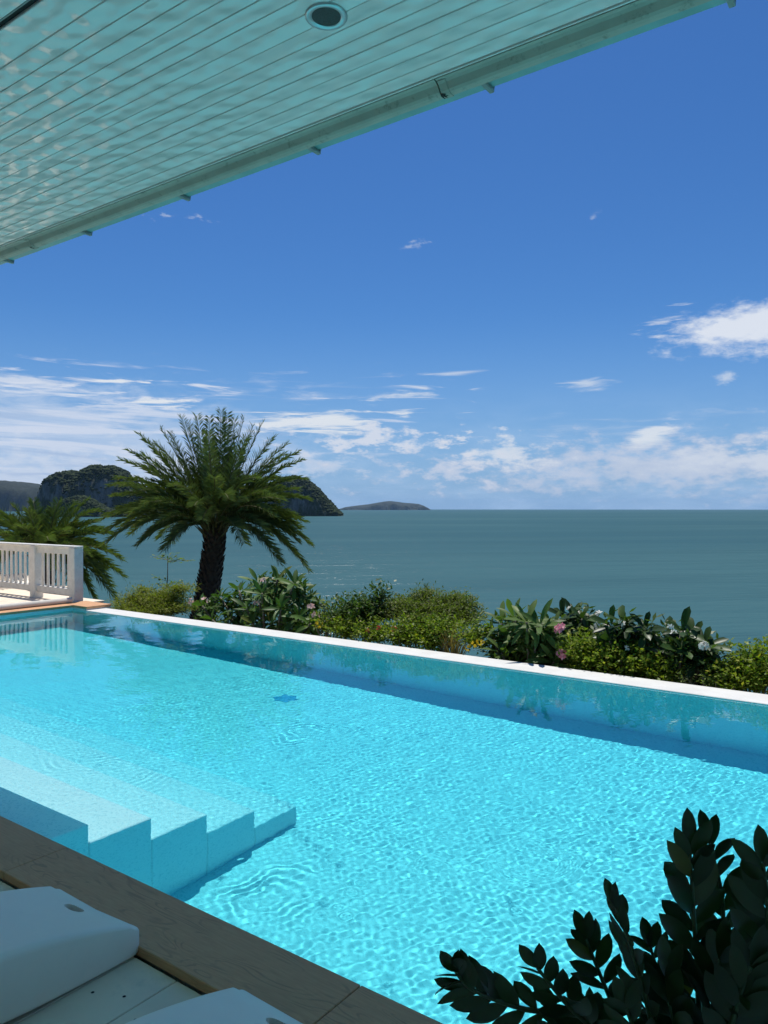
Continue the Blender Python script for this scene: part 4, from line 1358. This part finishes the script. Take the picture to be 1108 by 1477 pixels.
b0 = on_y(1085, 1010, 8.0); b0.z = -.82
bush('lime_bush', b0, [blob(1060, 982, 7.95, 24, .25, 12), blob(1090, 976, 8.0, 24, .25, 16), blob(1118, 968, 8.0, 24, .25, 22), blob(1062, 952, 8.0, 5, .08, 6), blob(1098, 948, 8.05, 10, .1, 10), blob(1074, 962, 8.0, 9, .1, 8), blob(1140, 960, 8.0, 20, .25, 25), blob(1165, 985, 8.0, 25, .25, 18)],
     13000, .052, .027, M['lime'], 'loose yellow-green bush at the right end of the planting', 57, .1, .35)
b0 = on_y(1030, 1000, 7.8); b0.z = -.79
bush('twiggy_ground_plant', b0, [blob(1034, 985, 7.75, 12, .12, 7), blob(1020, 978, 7.75, 8, .1, 8), blob(985, 980, 7.7, 12, .1, 7)],
     420, .035, .014, M['sapling'], 'sparse pale ground plant between the glossy shrub and the right bush', 58, .3, .2)

# ------------------------------------------------------------------ potted plant in the foreground: thick stems with waxy leaflets
ZD = 1.32
pb = at(985, 1690, 1.42)
px0, py0 = pb.x, pb.y
pot = empty('potted_plant', (px0, py0, -.035))
tag(pot, 'dark waxy-leaved potted plant in the lower right corner', 'potted plant')
MB().lathe([(0, 0), (.13, 0), (.14, .01), (.18, .34), (.186, .35), (.186, .365), (.172, .365), (.168, .33), (0, .325)], 40).build('pot', M['pot'], pot, True)
org = Vector((px0, py0, -.035))
lz_ = [blade_mesh('leaf', M['zz'], length=.076, width=.029, n=7, fold=.22, curl=cu, peak=.52, tip=.9) for cu in (.02, .12, .22)]
rz = random.Random(14)
stems = [ # pixels along the stem (from low to tip), depth, leaf scale, leaves per side, twist
    ([(905, 1540), (830, 1446), (735, 1432), (660, 1404), (634, 1378)], 1.30, 1.0, 9, .1),
    ([(900, 1560), (840, 1470), (795, 1425), (752, 1372)], 1.27, .95, 8, .5),
    ([(930, 1580), (880, 1470), (846, 1390), (822, 1330)], 1.36, .95, 8, .15),
    ([(950, 1580), (915, 1440), (890, 1350), (866, 1285)], 1.24, .80, 9, 1.1),
    ([(985, 1580), (985, 1420), (978, 1300), (972, 1200)], 1.30, 1.15, 10, .0),
    ([(1000, 1580), (1012, 1400), (1020, 1280), (1000, 1190)], 1.40, 1.05, 10, .35),
    ([(1040, 1580), (1075, 1420), (1085, 1300), (1078, 1220)], 1.22, 1.15, 9, .3),
    ([(1070, 1580), (1120, 1420), (1125, 1290), (1112, 1205)], 1.32, 1.15, 9, .2),
    ([(960, 1600), (930, 1530), (900, 1480), (880, 1430)], 1.15, 1.0, 7, .4),
    ([(1010, 1600), (1020, 1500), (1040, 1430), (1060, 1370)], 1.12, 1.15, 7, .2),
    ([(1000, 1600), (980, 1520), (950, 1450), (940, 1390)], 1.20, 1.1, 8, .7),
    ([(1050, 1600), (1100, 1520), (1130, 1430), (1140, 1350)], 1.15, 1.2, 8, .1),
    ([(930, 1600), (850, 1530), (800, 1500), (765, 1490)], 1.22, 1.0, 7, .2),
    ([(1010, 1600), (1050, 1500), (1075, 1400), (1095, 1320)], 1.42, 1.1, 9, .5),
    ([(960, 1600), (940, 1480), (930, 1400), (915, 1340)], 1.44, 1.05, 9, .2),
    ([(1000, 1600), (1000, 1500), (1005, 1430), (1015, 1360)], 1.26, 1.15, 8, .9),
    ([(930, 1620), (870, 1540), (850, 1490), (830, 1450)], 1.36, 1.0, 7, .5),
    ([(1040, 1640), (1060, 1560), (1085, 1490), (1110, 1450)], 1.10, 1.15, 6, .6),
]
soil_z = .29
for si, (pp, d0, ls, nl, tw) in enumerate(stems):
    d0 = max(d0, 1.22); ls = ls * .93
    P = [at(px + 24, py + 26, d0 + .02 * math.sin(si + i)) for i, (px, py) in enumerate(pp)]
    root_p = Vector((px0 + rz.uniform(-.09, .09), py0 + rz.uniform(-.09, .09), soil_z))
    ctl = [root_p, root_p.lerp(P[0], .5) + UP * .03] + P
    # smooth polyline (Catmull-Rom)
    pts = []
    for i in range(len(ctl) - 1):
        p_1, p0, p1, p2 = ctl[max(i - 1, 0)], ctl[i], ctl[i + 1], ctl[min(i + 2, len(ctl) - 1)]
        for k in range(5):
            t_ = k / 5
            pts.append(.5 * ((2 * p0) + (p1 - p_1) * t_ + (2 * p_1 - 5 * p0 + 4 * p1 - p2) * t_ ** 2 + (3 * p0 - p_1 - 3 * p2 * -1 * 0 - 3 * p1 + p2) * t_ ** 3))
    pts.append(ctl[-1])
    n = len(pts)
    so = MB().tube(pts, [.0085 - .006 * i / n for i in range(n)], 8).build('stem', M['zz_stem'], pot, True); so.location = -org
    # leaflets in two ranks on the upper part
    seg = pts[int(n * .42):]
    view = -FWv
    nl = round(nl * 1.3)
    for k in range(nl):
        f = k / (nl - 1)
        ii = f * (len(seg) - 2); i = int(ii)
        p = seg[i].lerp(seg[i + 1], ii - i)
        tg = (seg[min(i + 1, len(seg) - 1)] - seg[max(i - 1, 0)]).normalized()
        sv = tg.cross(view).normalized()
        nv = sv.cross(tg).normalized()
        sv = (sv * math.cos(tw) + nv * math.sin(tw)).normalized(); nv = sv.cross(tg).normalized()
        for sg in (-1, 1):
            sp_ = R(52 - 22 * f) + rz.uniform(-.15, .15)
            d_ = tg * math.cos(sp_) + sv * sg * math.sin(sp_) + nv * rz.uniform(-.15, .35)
            s_ = ls * (.75 + .35 * math.sin(math.pi * (f * .8 + .15))) * rz.uniform(.9, 1.1)
            place(rz.choice(lz_), 'leaf', pot, p + tg * (.006 * sg) - org, d_, nv * rz.choice((1, 1, -1)) + UP * .3 + sv * rz.uniform(-.4, .4), s_)
    place(lz_[0], 'leaf', pot, seg[-1] - org, (seg[-1] - seg[-3]).normalized(), view, ls * .85)
MB().lathe([(.169, 0), (.12, .006), (.0, .01)], 24, (0, 0, .326)).build('soil', M['soil'], pot, True)
